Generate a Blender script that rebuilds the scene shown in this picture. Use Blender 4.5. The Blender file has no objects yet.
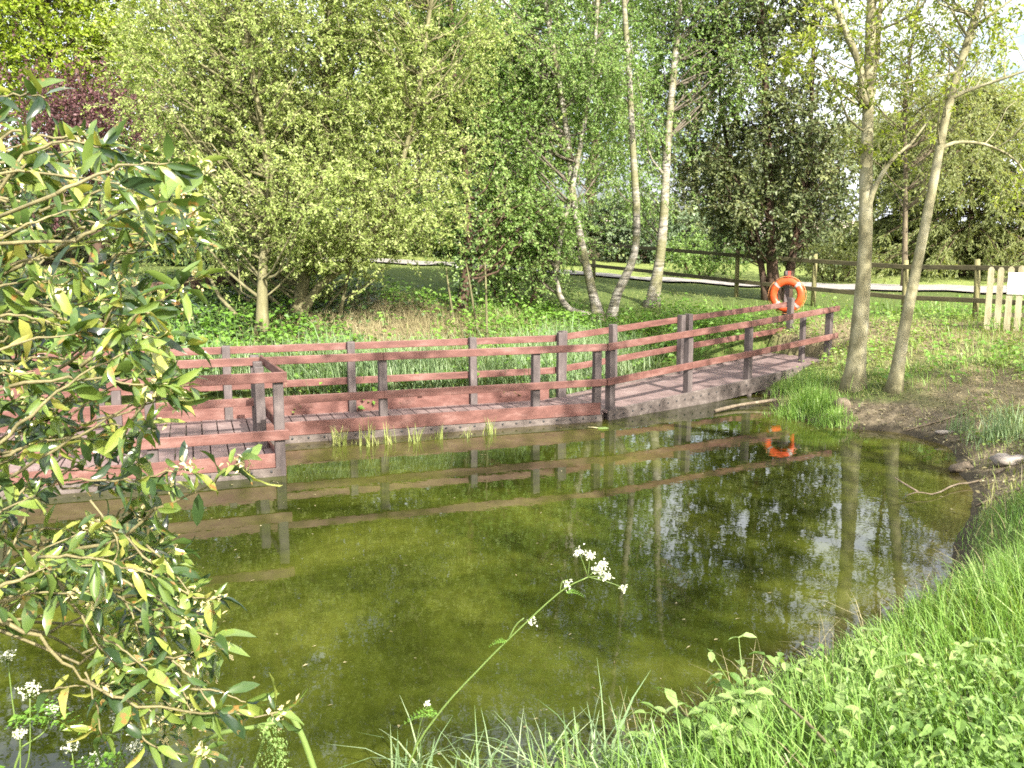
import bpy, math, random
import numpy as np
from mathutils import Vector

rng = np.random.default_rng(11)
random.seed(5)
SC = bpy.context.scene
COL = SC.collection

# ------------------------------------------------------------------ camera
W, H, F_PX, HORIZON, CAM_Z = 1024, 768, 886.8, 250.0, 2.5
PITCH = math.atan((384 - HORIZON) / F_PX)
cam_d = bpy.data.cameras.new('camera')
cam_d.sensor_width = 36.0
cam_d.lens = 36.0 * F_PX / W
cam_d.clip_start = 0.05
cam_d.clip_end = 1000.0
cam = bpy.data.objects.new('camera', cam_d)
COL.objects.link(cam)
cam.location = (0, 0, CAM_Z)
cam.rotation_euler = (math.radians(90) - PITCH, 0, 0)
SC.camera = cam
CP, SP = math.cos(PITCH), math.sin(PITCH)


def ray(px, py):
    u, v = (px - 512) / F_PX, (384 - py) / F_PX
    return np.array([u, CP + v * SP, -SP + v * CP])


def at(px, py, Y):
    d = ray(px, py)
    return np.array([0, 0, CAM_Z]) + d * (Y / d[1])


def onz(px, py, z=0.0):
    d = ray(px, py)
    return np.array([0, 0, CAM_Z]) + d * ((z - CAM_Z) / d[2])


# ------------------------------------------------------------------ object helpers
def tag(o, label=None, cat=None, group=None, kind=None):
    if label: o['label'] = label
    if cat: o['category'] = cat
    if group: o['group'] = group
    if kind: o['kind'] = kind
    return o


def empty(name, loc, label, cat, group=None):
    o = bpy.data.objects.new(name, None)
    o.empty_display_size = 0.2
    COL.objects.link(o)
    o.location = loc
    return tag(o, label, cat, group)


def mesh_obj(name, V, Fq, mats, parent=None, origin=None, tint=None, midx=None, smooth=True, vattr=None):
    """V world coordinates (n,3); Fq (m,4) quads.  Stored relative to the parent (an unrotated Empty) or origin."""
    V = np.asarray(V, dtype=np.float32).reshape(-1, 3)
    Fq = np.asarray(Fq, dtype=np.int32).reshape(-1, 4)
    off = np.zeros(3, np.float32)
    o_par = parent
    while o_par is not None:
        off += np.array(o_par.location, np.float32)
        o_par = o_par.parent
    if origin is not None:
        off = off + np.array(origin, np.float32)
    V = V - off
    me = bpy.data.meshes.new(name)
    me.vertices.add(len(V))
    me.vertices.foreach_set('co', V.ravel())
    n = len(Fq)
    me.loops.add(n * 4)
    me.loops.foreach_set('vertex_index', Fq.ravel())
    me.polygons.add(n)
    me.polygons.foreach_set('loop_start', np.arange(0, n * 4, 4, dtype=np.int32))
    me.polygons.foreach_set('loop_total', np.full(n, 4, np.int32))
    if not isinstance(mats, (list, tuple)): mats = [mats]
    for m in mats: me.materials.append(m)
    if midx is not None: me.polygons.foreach_set('material_index', np.asarray(midx, np.int32))
    me.polygons.foreach_set('use_smooth', np.full(n, bool(smooth)))
    if tint is not None:
        a = me.attributes.new('tint', 'FLOAT', 'FACE')
        a.data.foreach_set('value', np.asarray(tint, np.float32))
    if vattr:
        for k, vals in vattr.items():
            a = me.attributes.new(k, 'FLOAT', 'POINT')
            a.data.foreach_set('value', np.asarray(vals, np.float32))
    me.update(calc_edges=True)
    me.validate()
    o = bpy.data.objects.new(name, me)
    COL.objects.link(o)
    if parent is not None: o.parent = parent
    if origin is not None: o.location = origin
    return o


class Bag:
    """collects quads (and per-face tint / material index)"""
    def __init__(s):
        s.V, s.F, s.T, s.M, s.n = [], [], [], [], 0

    def add(s, VF, tint=0.5, mi=0):
        V, F = VF
        V = np.asarray(V, np.float32).reshape(-1, 3)
        F = np.asarray(F, np.int32).reshape(-1, 4)
        if len(F) == 0: return
        s.V.append(V); s.F.append(F + s.n); s.n += len(V)
        t = np.asarray(tint, np.float32)
        s.T.append(np.full(len(F), float(t), np.float32) if t.ndim == 0 else t)
        s.M.append(np.full(len(F), mi, np.int32))

    def build(s, name, mats, parent=None, origin=None, smooth=True):
        return mesh_obj(name, np.concatenate(s.V), np.concatenate(s.F), mats, parent, origin,
                        np.concatenate(s.T), np.concatenate(s.M), smooth)


def norm(a):
    return a / np.maximum(np.linalg.norm(a, axis=-1, keepdims=True), 1e-9)


def tubes(P, R, segs=6, cap=True):
    """batch of tubes. P (N,K,3), R (N,K)"""
    P = np.asarray(P, float); R = np.asarray(R, float)
    N, K, _ = P.shape
    T = np.gradient(P, axis=1)
    T = norm(T)
    ref = np.where(np.abs(T[:, :1, 2:3]) > 0.8, np.array([1.0, 0.05, 0]), np.array([0, 0.05, 1.0]))
    ref = np.repeat(ref, K, axis=1)
    A = norm(np.cross(T, ref)); B = np.cross(T, A)
    ang = np.linspace(0, 2 * np.pi, segs, endpoint=False)
    ring = (A[:, :, None, :] * np.cos(ang)[None, None, :, None] + B[:, :, None, :] * np.sin(ang)[None, None, :, None])
    V = P[:, :, None, :] + ring * R[:, :, None, None]
    idx = np.arange(N * K * segs).reshape(N, K, segs)
    a = idx[:, :-1, :]; b = np.roll(a, -1, axis=2)
    c = idx[:, 1:, :]; d = np.roll(c, -1, axis=2)
    F = np.stack([a, b, d, c], -1).reshape(-1, 4)
    if cap and segs >= 4:
        caps = []
        for r in (idx[:, 0, ::-1], idx[:, -1, :]):
            for k in range(1, segs - 2, 2):
                caps.append(np.stack([r[:, 0], r[:, k], r[:, k + 1], r[:, k + 2]], -1))
        F = np.concatenate([F] + caps)
    return V.reshape(-1, 3), F


def spline(pts, n):
    """Catmull-Rom through pts, n samples"""
    p = np.asarray(pts, float)
    q = np.vstack([2 * p[0] - p[1], p, 2 * p[-1] - p[-2]])
    m = len(p) - 1
    out = []
    for t in np.linspace(0, m, n):
        i = min(int(t), m - 1); u = t - i
        a, b, c, d = q[i], q[i + 1], q[i + 2], q[i + 3]
        out.append(0.5 * ((2 * b) + (c - a) * u + (2 * a - 5 * b + 4 * c - d) * u * u + (3 * b - a - 3 * c + d) * u ** 3))
    return np.array(out)


def tube1(pts, r0, r1, n=14, segs=8, wob=0.0, flare=0.0):
    P = spline(pts, n)
    t = np.linspace(0, 1, n)
    R = r0 + (r1 - r0) * t
    if flare: R = R * (1 + flare * np.exp(-t * n * 0.55))
    if wob: R = R * (1 + wob * rng.standard_normal(n))
    return tubes(P[None], R[None], segs)


SUN_AZ, SUN_EL = math.radians(26), math.radians(38)       # behind the camera, to its right
SUN_V = np.array([math.sin(SUN_AZ) * math.cos(SUN_EL), -math.cos(SUN_AZ) * math.cos(SUN_EL), math.sin(SUN_EL)])


def leaves(pos, d, L, Wd, up_bias=0.4, fold=0.25, helio=0.8):
    """diamond leaves, one folded quad each"""
    n = len(pos)
    nrm = rng.standard_normal((n, 3)) * 0.8; nrm[:, 2] = np.abs(nrm[:, 2]) + up_bias
    nrm = nrm + SUN_V * helio                            # leaf blades turn towards the light
    s = norm(np.cross(d, nrm)); u = norm(np.cross(s, d))
    L = np.asarray(L)[:, None]; Wd = np.asarray(Wd)[:, None]
    mid = pos + d * L * 0.45
    V = np.stack([pos, mid + s * Wd + u * Wd * fold, pos + d * L - u * L * 0.12, mid - s * Wd + u * Wd * fold], 1)
    F = np.arange(n * 4).reshape(n, 4)
    return V.reshape(-1, 3), F


def big_leaves(pos, d, nrm, L, Wd, curl=0.25, fold=0.35, prof=(0.08, 0.72, 1.0, 0.66, 0.03), wave=0.10):
    """leaves with a midrib fold and a curl: 8 quads each"""
    n = len(pos)
    d = norm(d); s = norm(np.cross(d, nrm)); u = np.cross(s, d)
    L = np.asarray(L)[:, None]; Wd = np.asarray(Wd)[:, None]
    cu = (curl * rng.normal(1, 0.6, n))[:, None]; fo = (fold * rng.normal(1, 0.4, n))[:, None]
    ts = (0, 0.2, 0.5, 0.8, 1.0)
    rows = []
    for t, w in zip(ts, prof):
        c = pos + d * L * (t - 0.12 * abs(curl) * t * t) - u * L * cu * t * t
        wob = rng.normal(0, wave, (n, 1)) * Wd
        rows.append(np.stack([c + s * Wd * w + u * (Wd * w * fo + wob), c, c - s * Wd * w + u * (Wd * w * fo - wob)], 1))
    V = np.stack(rows, 1)                                # n,5,3,3
    idx = np.arange(n * 15).reshape(n, 5, 3)
    F = []
    for i in range(4):
        for j in range(2):
            F.append(np.stack([idx[:, i, j], idx[:, i + 1, j], idx[:, i + 1, j + 1], idx[:, i, j + 1]], -1))
    F = np.stack(F, 1).reshape(-1, 4)
    return V.reshape(-1, 3), F


def blades(base, h, w, lean, bend, az=None, levels=(0, 0.4, 0.75, 1.0)):
    """grass blades: 3 quads each; base (n,3)"""
    n = len(base)
    az = rng.uniform(0, 2 * np.pi, n) if az is None else az
    dirv = np.stack([np.cos(az), np.sin(az), np.zeros(n)], 1)
    saz = az + np.pi / 2 + rng.normal(0, 0.6, n)
    side = np.stack([np.cos(saz), np.sin(saz), np.zeros(n)], 1)
    rows = []
    for t in levels:
        k = lean * t + bend * t * t
        z = h * (t - 0.35 * np.minimum(bend / np.maximum(h, 1e-3), 1.6) * t * t * t)
        c = base + dirv * k[:, None]
        c = c + np.stack([np.zeros(n), np.zeros(n), z], 1)
        ww = (w * (1 - t ** 1.6) * 0.5 + 0.0004)[:, None]
        rows.append(np.stack([c - side * ww, c + side * ww], 1))
    V = np.stack(rows, 1)
    k = len(levels)
    idx = np.arange(n * k * 2).reshape(n, k, 2)
    F = np.stack([np.stack([idx[:, i, 0], idx[:, i, 1], idx[:, i + 1, 1], idx[:, i + 1, 0]], -1) for i in range(k - 1)], 1)
    return V.reshape(-1, 3), F.reshape(-1, 4)


def box(c, ax, ay, az):
    """box with centre c and half-axis vectors"""
    c, ax, ay, az = (np.asarray(v, float) for v in (c, ax, ay, az))
    V = [c + sx * ax + sy * ay + sz * az for sz in (-1, 1) for sy in (-1, 1) for sx in (-1, 1)]
    F = [(0, 2, 3, 1), (4, 5, 7, 6), (0, 1, 5, 4), (2, 6, 7, 3), (0, 4, 6, 2), (1, 3, 7, 5)]
    return np.array(V), np.array(F)


def plank(a, b, h, t, up=(0, 0, 1)):
    """board from a to b, height h (along up), thickness t"""
    a, b, up = np.asarray(a, float), np.asarray(b, float), np.asarray(up, float)
    d = b - a; L = np.linalg.norm(d); d /= L
    side = norm(np.cross(d, up)); u = np.cross(side, d)
    return box((a + b) / 2, d * L / 2, side * t / 2, u * h / 2)


def bevel(o, w=0.006, seg=2):
    m = o.modifiers.new('bevel', 'BEVEL'); m.width = w; m.segments = seg; m.limit_method = 'ANGLE'
    return o


def fnoise(x, y, s=1.0, seed=0):
    """cheap smooth value noise from sines"""
    r = np.random.default_rng(seed)
    v = 0
    for k in range(6):
        a = r.uniform(0, 6.28); f = s * r.uniform(0.5, 1.9); ph = r.uniform(0, 6.28)
        v = v + np.sin((x * math.cos(a) + y * math.sin(a)) * f + ph)
    return v / 6


# ------------------------------------------------------------------ materials
def new_mat(name):
    m = bpy.data.materials.new(name); m.use_nodes = True
    nt = m.node_tree; nt.nodes.clear()
    out = nt.nodes.new('ShaderNodeOutputMaterial')
    return m, nt, nt.nodes, nt.links, out


def ramp(nodes, stops):
    r = nodes.new('ShaderNodeValToRGB')
    e = r.color_ramp.elements
    while len(e) < len(stops): e.new(0.5)
    for el, (p, c) in zip(e, stops):
        el.position = p; el.color = (*c, 1)
    return r


def noise(nt, scale, detail=4, rough=0.6, vec=None, dist=0.0):
    n = nt.nodes.new('ShaderNodeTexNoise')
    n.inputs['Scale'].default_value = scale; n.inputs['Detail'].default_value = detail
    n.inputs['Roughness'].default_value = rough; n.inputs['Distortion'].default_value = dist
    if vec is not None: nt.links.new(vec, n.inputs['Vector'])
    return n


def mixc(nt, fac, a, b, mode='MIX'):
    n = nt.nodes.new('ShaderNodeMix'); n.data_type = 'RGBA'; n.blend_type = mode
    for sock, v in ((n.inputs[0], fac), (n.inputs[6], a), (n.inputs[7], b)):
        if hasattr(v, 'is_output'): nt.links.new(v, sock)
        elif isinstance(v, (int, float)): sock.default_value = v
        else: sock.default_value = (*v, 1)
    return n.outputs[2]


def leaf_mat(name, stops, trans=0.4, rough=0.45, spec=0.3, trans_tint=(1.15, 1.1, 0.5), var=0.5, vscale=0.9, spots=None):
    m, nt, N, Lk, out = new_mat(name)
    at_ = N.new('ShaderNodeAttribute'); at_.attribute_name = 'tint'
    geo = N.new('ShaderNodeNewGeometry')
    nz = noise(nt, vscale, 2, 0.5, geo.outputs['Position'])
    mx = N.new('ShaderNodeMath'); mx.operation = 'MULTIPLY_ADD'
    Lk.new(nz.outputs['Fac'], mx.inputs[0]); mx.inputs[1].default_value = var
    sub = N.new('ShaderNodeMath'); sub.operation = 'SUBTRACT'
    Lk.new(at_.outputs['Fac'], sub.inputs[0]); sub.inputs[1].default_value = var * 0.5
    Lk.new(sub.outputs[0], mx.inputs[2])
    r = ramp(N, stops); Lk.new(mx.outputs[0], r.inputs[0])
    col = r.outputs[0]
    if spots:
        n2 = noise(nt, spots[0], 3, 0.6, geo.outputs['Position'])
        r2 = ramp(N, [(spots[1], (0, 0, 0)), (spots[1] + 0.08, (1, 1, 1))]); Lk.new(n2.outputs['Fac'], r2.inputs[0])
        col = mixc(nt, r2.outputs[0], col, spots[2])
    p = N.new('ShaderNodeBsdfPrincipled')
    Lk.new(col, p.inputs['Base Color'])
    p.inputs['Roughness'].default_value = rough
    p.inputs['Specular IOR Level'].default_value = spec
    t = N.new('ShaderNodeBsdfTranslucent')
    tc = mixc(nt, 1.0, col, trans_tint, 'MULTIPLY')
    Lk.new(tc, t.inputs['Color'])
    ms = N.new('ShaderNodeMixShader'); ms.inputs[0].default_value = trans
    Lk.new(p.outputs[0], ms.inputs[1]); Lk.new(t.outputs[0], ms.inputs[2])
    Lk.new(ms.outputs[0], out.inputs[0])
    return m


def solid_mat(name, stops, scale=6.0, stretch=(1, 1, 1), rough=0.7, bump=0.2, bump_scale=None, spec=0.3, detail=5, coat=None):
    m, nt, N, Lk, out = new_mat(name)
    tc = N.new('ShaderNodeTexCoord')
    mp = N.new('ShaderNodeMapping'); mp.inputs['Scale'].default_value = stretch
    geo = N.new('ShaderNodeNewGeometry')
    Lk.new(geo.outputs['Position'], mp.inputs['Vector'])
    nz = noise(nt, scale, detail, 0.65, mp.outputs[0])
    r = ramp(N, stops); Lk.new(nz.outputs['Fac'], r.inputs[0])
    p = N.new('ShaderNodeBsdfPrincipled')
    Lk.new(r.outputs[0], p.inputs['Base Color'])
    p.inputs['Roughness'].default_value = rough
    p.inputs['Specular IOR Level'].default_value = spec
    if bump:
        n2 = noise(nt, bump_scale or scale * 3, 4, 0.6, mp.outputs[0])
        b = N.new('ShaderNodeBump'); b.inputs['Strength'].default_value = bump; b.inputs['Distance'].default_value = 0.02
        Lk.new(n2.outputs['Fac'], b.inputs['Height']); Lk.new(b.outputs[0], p.inputs['Normal'])
    Lk.new(p.outputs[0], out.inputs[0])
    return m


M = {}
# foliage colours are linear albedos of the leaves themselves
M['willow'] = leaf_mat('willow_leaf', [(0.0, (0.17, 0.23, 0.06)), (0.5, (0.33, 0.40, 0.125)), (1.0, (0.47, 0.51, 0.23))], 0.5, trans_tint=(1.1, 1.15, 0.65))
M['birch'] = leaf_mat('birch_leaf', [(0.0, (0.12, 0.21, 0.055)), (0.5, (0.225, 0.345, 0.10)), (1.0, (0.38, 0.48, 0.19))], 0.55, trans_tint=(1.1, 1.12, 0.65))
M['maple'] = leaf_mat('maple_leaf', [(0.0, (0.13, 0.21, 0.015)), (0.5, (0.26, 0.35, 0.035)), (1.0, (0.38, 0.44, 0.07))], 0.5)
M['copper'] = leaf_mat('copper_leaf', [(0.0, (0.05, 0.02, 0.022)), (0.5, (0.105, 0.046, 0.05)), (1.0, (0.18, 0.09, 0.09))], 0.3, trans_tint=(1.1, 0.7, 0.75))
M['holly'] = leaf_mat('evergreen_leaf', [(0.0, (0.05, 0.07, 0.03)), (0.5, (0.105, 0.135, 0.055)), (1.0, (0.22, 0.24, 0.10))], 0.3, rough=0.42, spec=0.3)
M['conifer'] = leaf_mat('conifer_needle', [(0.0, (0.12, 0.15, 0.055)), (0.5, (0.24, 0.28, 0.11)), (1.0, (0.36, 0.39, 0.18))], 0.58, rough=0.5)
M['ash'] = leaf_mat('ash_leaf', [(0.0, (0.15, 0.22, 0.03)), (0.5, (0.28, 0.35, 0.045)), (1.0, (0.38, 0.42, 0.09))], 0.5)
M['rhodo'] = leaf_mat('shrub_leaf', [(0.0, (0.05, 0.085, 0.04)), (0.5, (0.11, 0.16, 0.08)), (1.0, (0.21, 0.26, 0.15))], 0.2, rough=0.45, spec=0.35)
M['far'] = leaf_mat('distant_leaf', [(0.0, (0.11, 0.165, 0.05)), (0.5, (0.21, 0.275, 0.085)), (1.0, (0.34, 0.39, 0.15))], 0.5)
M['herb'] = leaf_mat('herb_leaf', [(0.0, (0.07, 0.15, 0.02)), (0.5, (0.13, 0.255, 0.035)), (1.0, (0.23, 0.36, 0.075))], 0.4)
M['herb_pale'] = leaf_mat('pale_herb_leaf', [(0.0, (0.10, 0.16, 0.03)), (0.5, (0.19, 0.27, 0.06)), (1.0, (0.31, 0.38, 0.12))], 0.4)
M['grass'] = leaf_mat('grass_blade', [(0.0, (0.10, 0.20, 0.03)), (0.5, (0.19, 0.33, 0.07)), (1.0, (0.35, 0.45, 0.16))], 0.45, rough=0.4)
M['grass_dry'] = leaf_mat('pale_grass_blade', [(0.0, (0.13, 0.17, 0.045)), (0.5, (0.25, 0.30, 0.085)), (1.0, (0.40, 0.40, 0.17))], 0.4, rough=0.5)
M['sedge'] = leaf_mat('sedge_blade', [(0.0, (0.10, 0.17, 0.07)), (0.5, (0.19, 0.28, 0.13)), (1.0, (0.34, 0.41, 0.24))], 0.35, rough=0.4)
M['dry'] = leaf_mat('dry_blade', [(0.0, (0.11, 0.095, 0.045)), (0.5, (0.21, 0.185, 0.09)), (1.0, (0.36, 0.32, 0.19))], 0.25, rough=0.7, trans_tint=(1, 0.9, 0.7))
M['nettle'] = leaf_mat('broad_leaf', [(0.0, (0.09, 0.17, 0.035)), (0.5, (0.18, 0.285, 0.075)), (1.0, (0.33, 0.42, 0.16))], 0.45, rough=0.5)
M['ivy'] = leaf_mat('ivy_and_shade_leaf', [(0.0, (0.02, 0.04, 0.014)), (0.5, (0.045, 0.08, 0.022)), (1.0, (0.09, 0.14, 0.04))], 0.15, rough=0.35)  # ivy on the trunk, and the dark cover standing for bank shade
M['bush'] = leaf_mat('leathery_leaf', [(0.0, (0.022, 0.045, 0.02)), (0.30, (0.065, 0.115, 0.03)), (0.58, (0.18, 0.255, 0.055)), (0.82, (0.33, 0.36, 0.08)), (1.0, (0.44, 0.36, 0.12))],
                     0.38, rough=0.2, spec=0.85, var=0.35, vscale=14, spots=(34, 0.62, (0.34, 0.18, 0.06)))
M['bud'] = leaf_mat('cream_bud', [(0.0, (0.42, 0.38, 0.17)), (1.0, (0.62, 0.55, 0.30))], 0.3, rough=0.6, trans_tint=(1, 0.9, 0.6))
M['petal'] = leaf_mat('white_petal', [(0.0, (0.50, 0.52, 0.36)), (1.0, (0.72, 0.72, 0.62))], 0.3, rough=0.6, trans_tint=(1, 1, 0.95))
M['stem'] = leaf_mat('green_stem', [(0.0, (0.08, 0.14, 0.03)), (1.0, (0.18, 0.24, 0.07))], 0.15, rough=0.4)
M['twig'] = solid_mat('pale_twig', [(0.3, (0.10, 0.085, 0.04)), (0.7, (0.21, 0.185, 0.09))], 25, rough=0.6, bump=0.2)

M['bark'] = solid_mat('grey_brown_bark', [(0.3, (0.07, 0.055, 0.035)), (0.7, (0.17, 0.14, 0.09))], 9, (1, 1, 0.25), 0.9, 0.6)
M['willow_bark'] = solid_mat('olive_bark', [(0.3, (0.07, 0.065, 0.032)), (0.55, (0.14, 0.13, 0.065)), (0.75, (0.21, 0.19, 0.115))], 8, (1, 1, 0.3), 0.9, 0.5)
M['dark_bark'] = solid_mat('dark_bark', [(0.3, (0.03, 0.022, 0.015)), (0.7, (0.10, 0.06, 0.04))], 9, (1, 1, 0.3), 0.9, 0.6)
M['ash_bark'] = solid_mat('smooth_green_grey_bark', [(0.28, (0.07, 0.065, 0.035)), (0.42, (0.17, 0.155, 0.085)), (0.55, (0.27, 0.25, 0.15)), (0.66, (0.32, 0.30, 0.21)), (0.75, (0.42, 0.41, 0.33))], 3.2, (1, 1, 0.7), 0.85, 0.6, 26, detail=9)


def birch_mat():
    m, nt, N, Lk, out = new_mat('birch_bark')
    geo = N.new('ShaderNodeNewGeometry')
    mp = N.new('ShaderNodeMapping'); mp.inputs['Scale'].default_value = (1.5, 1.5, 9)
    Lk.new(geo.outputs['Position'], mp.inputs['Vector'])
    n1 = noise(nt, 2.2, 4, 0.7, mp.outputs[0])
    r1 = ramp(N, [(0.36, (0.045, 0.04, 0.03)), (0.50, (0.22, 0.20, 0.16)), (0.72, (0.42, 0.40, 0.35))]); Lk.new(n1.outputs['Fac'], r1.inputs[0])
    n2 = noise(nt, 2.3, 3, 0.6, geo.outputs['Position'])
    r2 = ramp(N, [(0.46, (0, 0, 0)), (0.60, (0.85, 0.85, 0.85))]); Lk.new(n2.outputs['Fac'], r2.inputs[0])
    c = mixc(nt, r2.outputs[0], r1.outputs[0], (0.13, 0.125, 0.05))
    p = N.new('ShaderNodeBsdfPrincipled'); Lk.new(c, p.inputs['Base Color']); p.inputs['Roughness'].default_value = 0.75
    b = N.new('ShaderNodeBump'); b.inputs['Strength'].default_value = 0.5; b.inputs['Distance'].default_value = 0.02
    Lk.new(n1.outputs['Fac'], b.inputs['Height']); Lk.new(b.outputs[0], p.inputs['Normal'])
    Lk.new(p.outputs[0], out.inputs[0])
    return m


M['birch_bark'] = birch_mat()
M['birch_twig'] = solid_mat('birch_twig_bark', [(0.3, (0.06, 0.05, 0.035)), (0.7, (0.15, 0.13, 0.10))], 12, rough=0.85, bump=0.2)
M['rail'] = solid_mat('red_brown_plastic_lumber', [(0.25, (0.075, 0.032, 0.026)), (0.5, (0.13, 0.058, 0.047)), (0.75, (0.21, 0.118, 0.10))], 3.2, (1, 1, 3), 0.55, 0.06, 60, 0.35)
M['post'] = solid_mat('grey_purple_plastic_post', [(0.25, (0.05, 0.040, 0.039)), (0.55, (0.092, 0.074, 0.071)), (0.8, (0.17, 0.142, 0.132))], 9, (1, 1, 0.35), 0.6, 0.08, 50, 0.35)
M['deck'] = solid_mat('weathered_plastic_deck', [(0.25, (0.11, 0.075, 0.07)), (0.55, (0.17, 0.12, 0.112)), (0.8, (0.26, 0.20, 0.185))], 4, (1, 1, 1), 0.65, 0.1, 40, 0.3)
M['fascia'] = solid_mat('stained_fascia', [(0.25, (0.05, 0.04, 0.035)), (0.55, (0.105, 0.086, 0.076)), (0.8, (0.20, 0.17, 0.15))], 7, (1, 1, 2), 0.7, 0.1, 40, 0.3)
M['bolt'] = solid_mat('dark_bolt', [(0.3, (0.02, 0.02, 0.022)), (0.7, (0.04, 0.04, 0.04))], 30, rough=0.5, bump=0)
M['fence'] = solid_mat('weathered_fence_post', [(0.25, (0.10, 0.095, 0.04)), (0.55, (0.19, 0.175, 0.08)), (0.8, (0.27, 0.25, 0.14))], 7, (1, 1, 0.3), 0.85, 0.4)
M['fence_rail'] = solid_mat('dark_fence_rail', [(0.3, (0.05, 0.045, 0.025)), (0.7, (0.11, 0.095, 0.05))], 7, (0.4, 0.4, 1), 0.9, 0.4)
M['picket'] = solid_mat('pale_picket', [(0.25, (0.17, 0.15, 0.085)), (0.55, (0.31, 0.28, 0.18)), (0.8, (0.40, 0.37, 0.26))], 8, (1, 1, 0.25), 0.85, 0.3)
M['paper'] = solid_mat('white_notice', [(0.3, (0.78, 0.78, 0.78)), (0.7, (0.84, 0.84, 0.84))], 3, rough=0.4, bump=0)
M['orange'] = solid_mat('orange_ring', [(0.25, (0.48, 0.045, 0.012)), (0.6, (0.60, 0.085, 0.02)), (0.85, (0.66, 0.16, 0.05))], 7, rough=0.4, bump=0.05, spec=0.45)
M['band'] = solid_mat('grey_white_band', [(0.3, (0.26, 0.23, 0.21)), (0.7, (0.40, 0.36, 0.33))], 20, rough=0.35, bump=0)
M['rope'] = solid_mat('rope', [(0.3, (0.40, 0.14, 0.05)), (0.7, (0.5, 0.25, 0.1))], 40, rough=0.8, bump=0.2)
M['redpaint'] = solid_mat('dull_red_hook', [(0.3, (0.22, 0.03, 0.025)), (0.7, (0.32, 0.06, 0.04))], 20, rough=0.6, bump=0)
M['stone'] = solid_mat('pale_stone', [(0.25, (0.13, 0.11, 0.09)), (0.55, (0.24, 0.21, 0.18)), (0.8, (0.36, 0.33, 0.29))], 8, rough=0.9, bump=0.6)
M['deadwood'] = solid_mat('dead_wood', [(0.25, (0.06, 0.045, 0.03)), (0.55, (0.14, 0.11, 0.075)), (0.8, (0.27, 0.23, 0.17))], 12, (1, 1, 1), 0.9, 0.5)
M['path'] = solid_mat('pale_gravel_path', [(0.3, (0.17, 0.155, 0.14)), (0.7, (0.27, 0.25, 0.23))], 3, rough=0.95, bump=0.3, bump_scale=30)
M['field'] = solid_mat('pale_bare_field', [(0.3, (0.36, 0.29, 0.24)), (0.7, (0.46, 0.38, 0.32))], 0.12, rough=1, bump=0)


def ground_mat():
    m, nt, N, Lk, out = new_mat('bank_ground')
    geo = N.new('ShaderNodeNewGeometry')
    pos = geo.outputs['Position']

    def attr(n):
        a = N.new('ShaderNodeAttribute'); a.attribute_name = n; return a.outputs['Fac']
    nA = noise(nt, 1.3, 6, 0.7, pos); nB = noise(nt, 14, 5, 0.7, pos); nC = noise(nt, 45, 3, 0.7, pos)
    turf = ramp(N, [(0.3, (0.035, 0.06, 0.012)), (0.55, (0.075, 0.105, 0.022)), (0.75, (0.14, 0.13, 0.055))]); Lk.new(nB.outputs['Fac'], turf.inputs[0])
    mud = ramp(N, [(0.3, (0.055, 0.042, 0.026)), (0.55, (0.13, 0.105, 0.066)), (0.75, (0.24, 0.20, 0.14))]); Lk.new(nB.outputs['Fac'], mud.inputs[0])
    straw = ramp(N, [(0.3, (0.075, 0.06, 0.03)), (0.5, (0.16, 0.13, 0.07)), (0.7, (0.28, 0.235, 0.14))]); Lk.new(nC.outputs['Fac'], straw.inputs[0])
    lawn = ramp(N, [(0.3, (0.11, 0.15, 0.035)), (0.6, (0.18, 0.215, 0.06)), (0.8, (0.23, 0.25, 0.085))]); Lk.new(nA.outputs['Fac'], lawn.inputs[0])
    wet = ramp(N, [(0.3, (0.03, 0.025, 0.016)), (0.7, (0.075, 0.06, 0.036))]); Lk.new(nB.outputs['Fac'], wet.inputs[0])

    def noisy(a, amt=0.7):
        n = N.new('ShaderNodeMath'); n.operation = 'MULTIPLY_ADD'; Lk.new(nA.outputs['Fac'], n.inputs[0]); n.inputs[1].default_value = amt
        s = N.new('ShaderNodeMath'); s.operation = 'SUBTRACT'; Lk.new(a, s.inputs[0]); s.inputs[1].default_value = amt * 0.5
        Lk.new(s.outputs[0], n.inputs[2])
        r = ramp(N, [(0.35, (0, 0, 0)), (0.65, (1, 1, 1))]); Lk.new(n.outputs[0], r.inputs[0]); return r.outputs[0]
    c = mixc(nt, noisy(attr('straw')), turf.outputs[0], straw.outputs[0])
    c = mixc(nt, noisy(attr('mud')), c, mud.outputs[0])
    c = mixc(nt, noisy(attr('lawn'), 0.2), c, lawn.outputs[0])
    c = mixc(nt, noisy(attr('wet'), 0.3), c, wet.outputs[0])
    p = N.new('ShaderNodeBsdfPrincipled'); Lk.new(c, p.inputs['Base Color']); p.inputs['Roughness'].default_value = 0.9
    p.inputs['Specular IOR Level'].default_value = 0.2
    b = N.new('ShaderNodeBump'); b.inputs['Strength'].default_value = 0.8; b.inputs['Distance'].default_value = 0.05
    Lk.new(nB.outputs['Fac'], b.inputs['Height']); Lk.new(b.outputs[0], p.inputs['Normal'])
    Lk.new(p.outputs[0], out.inputs[0])
    return m


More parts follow.
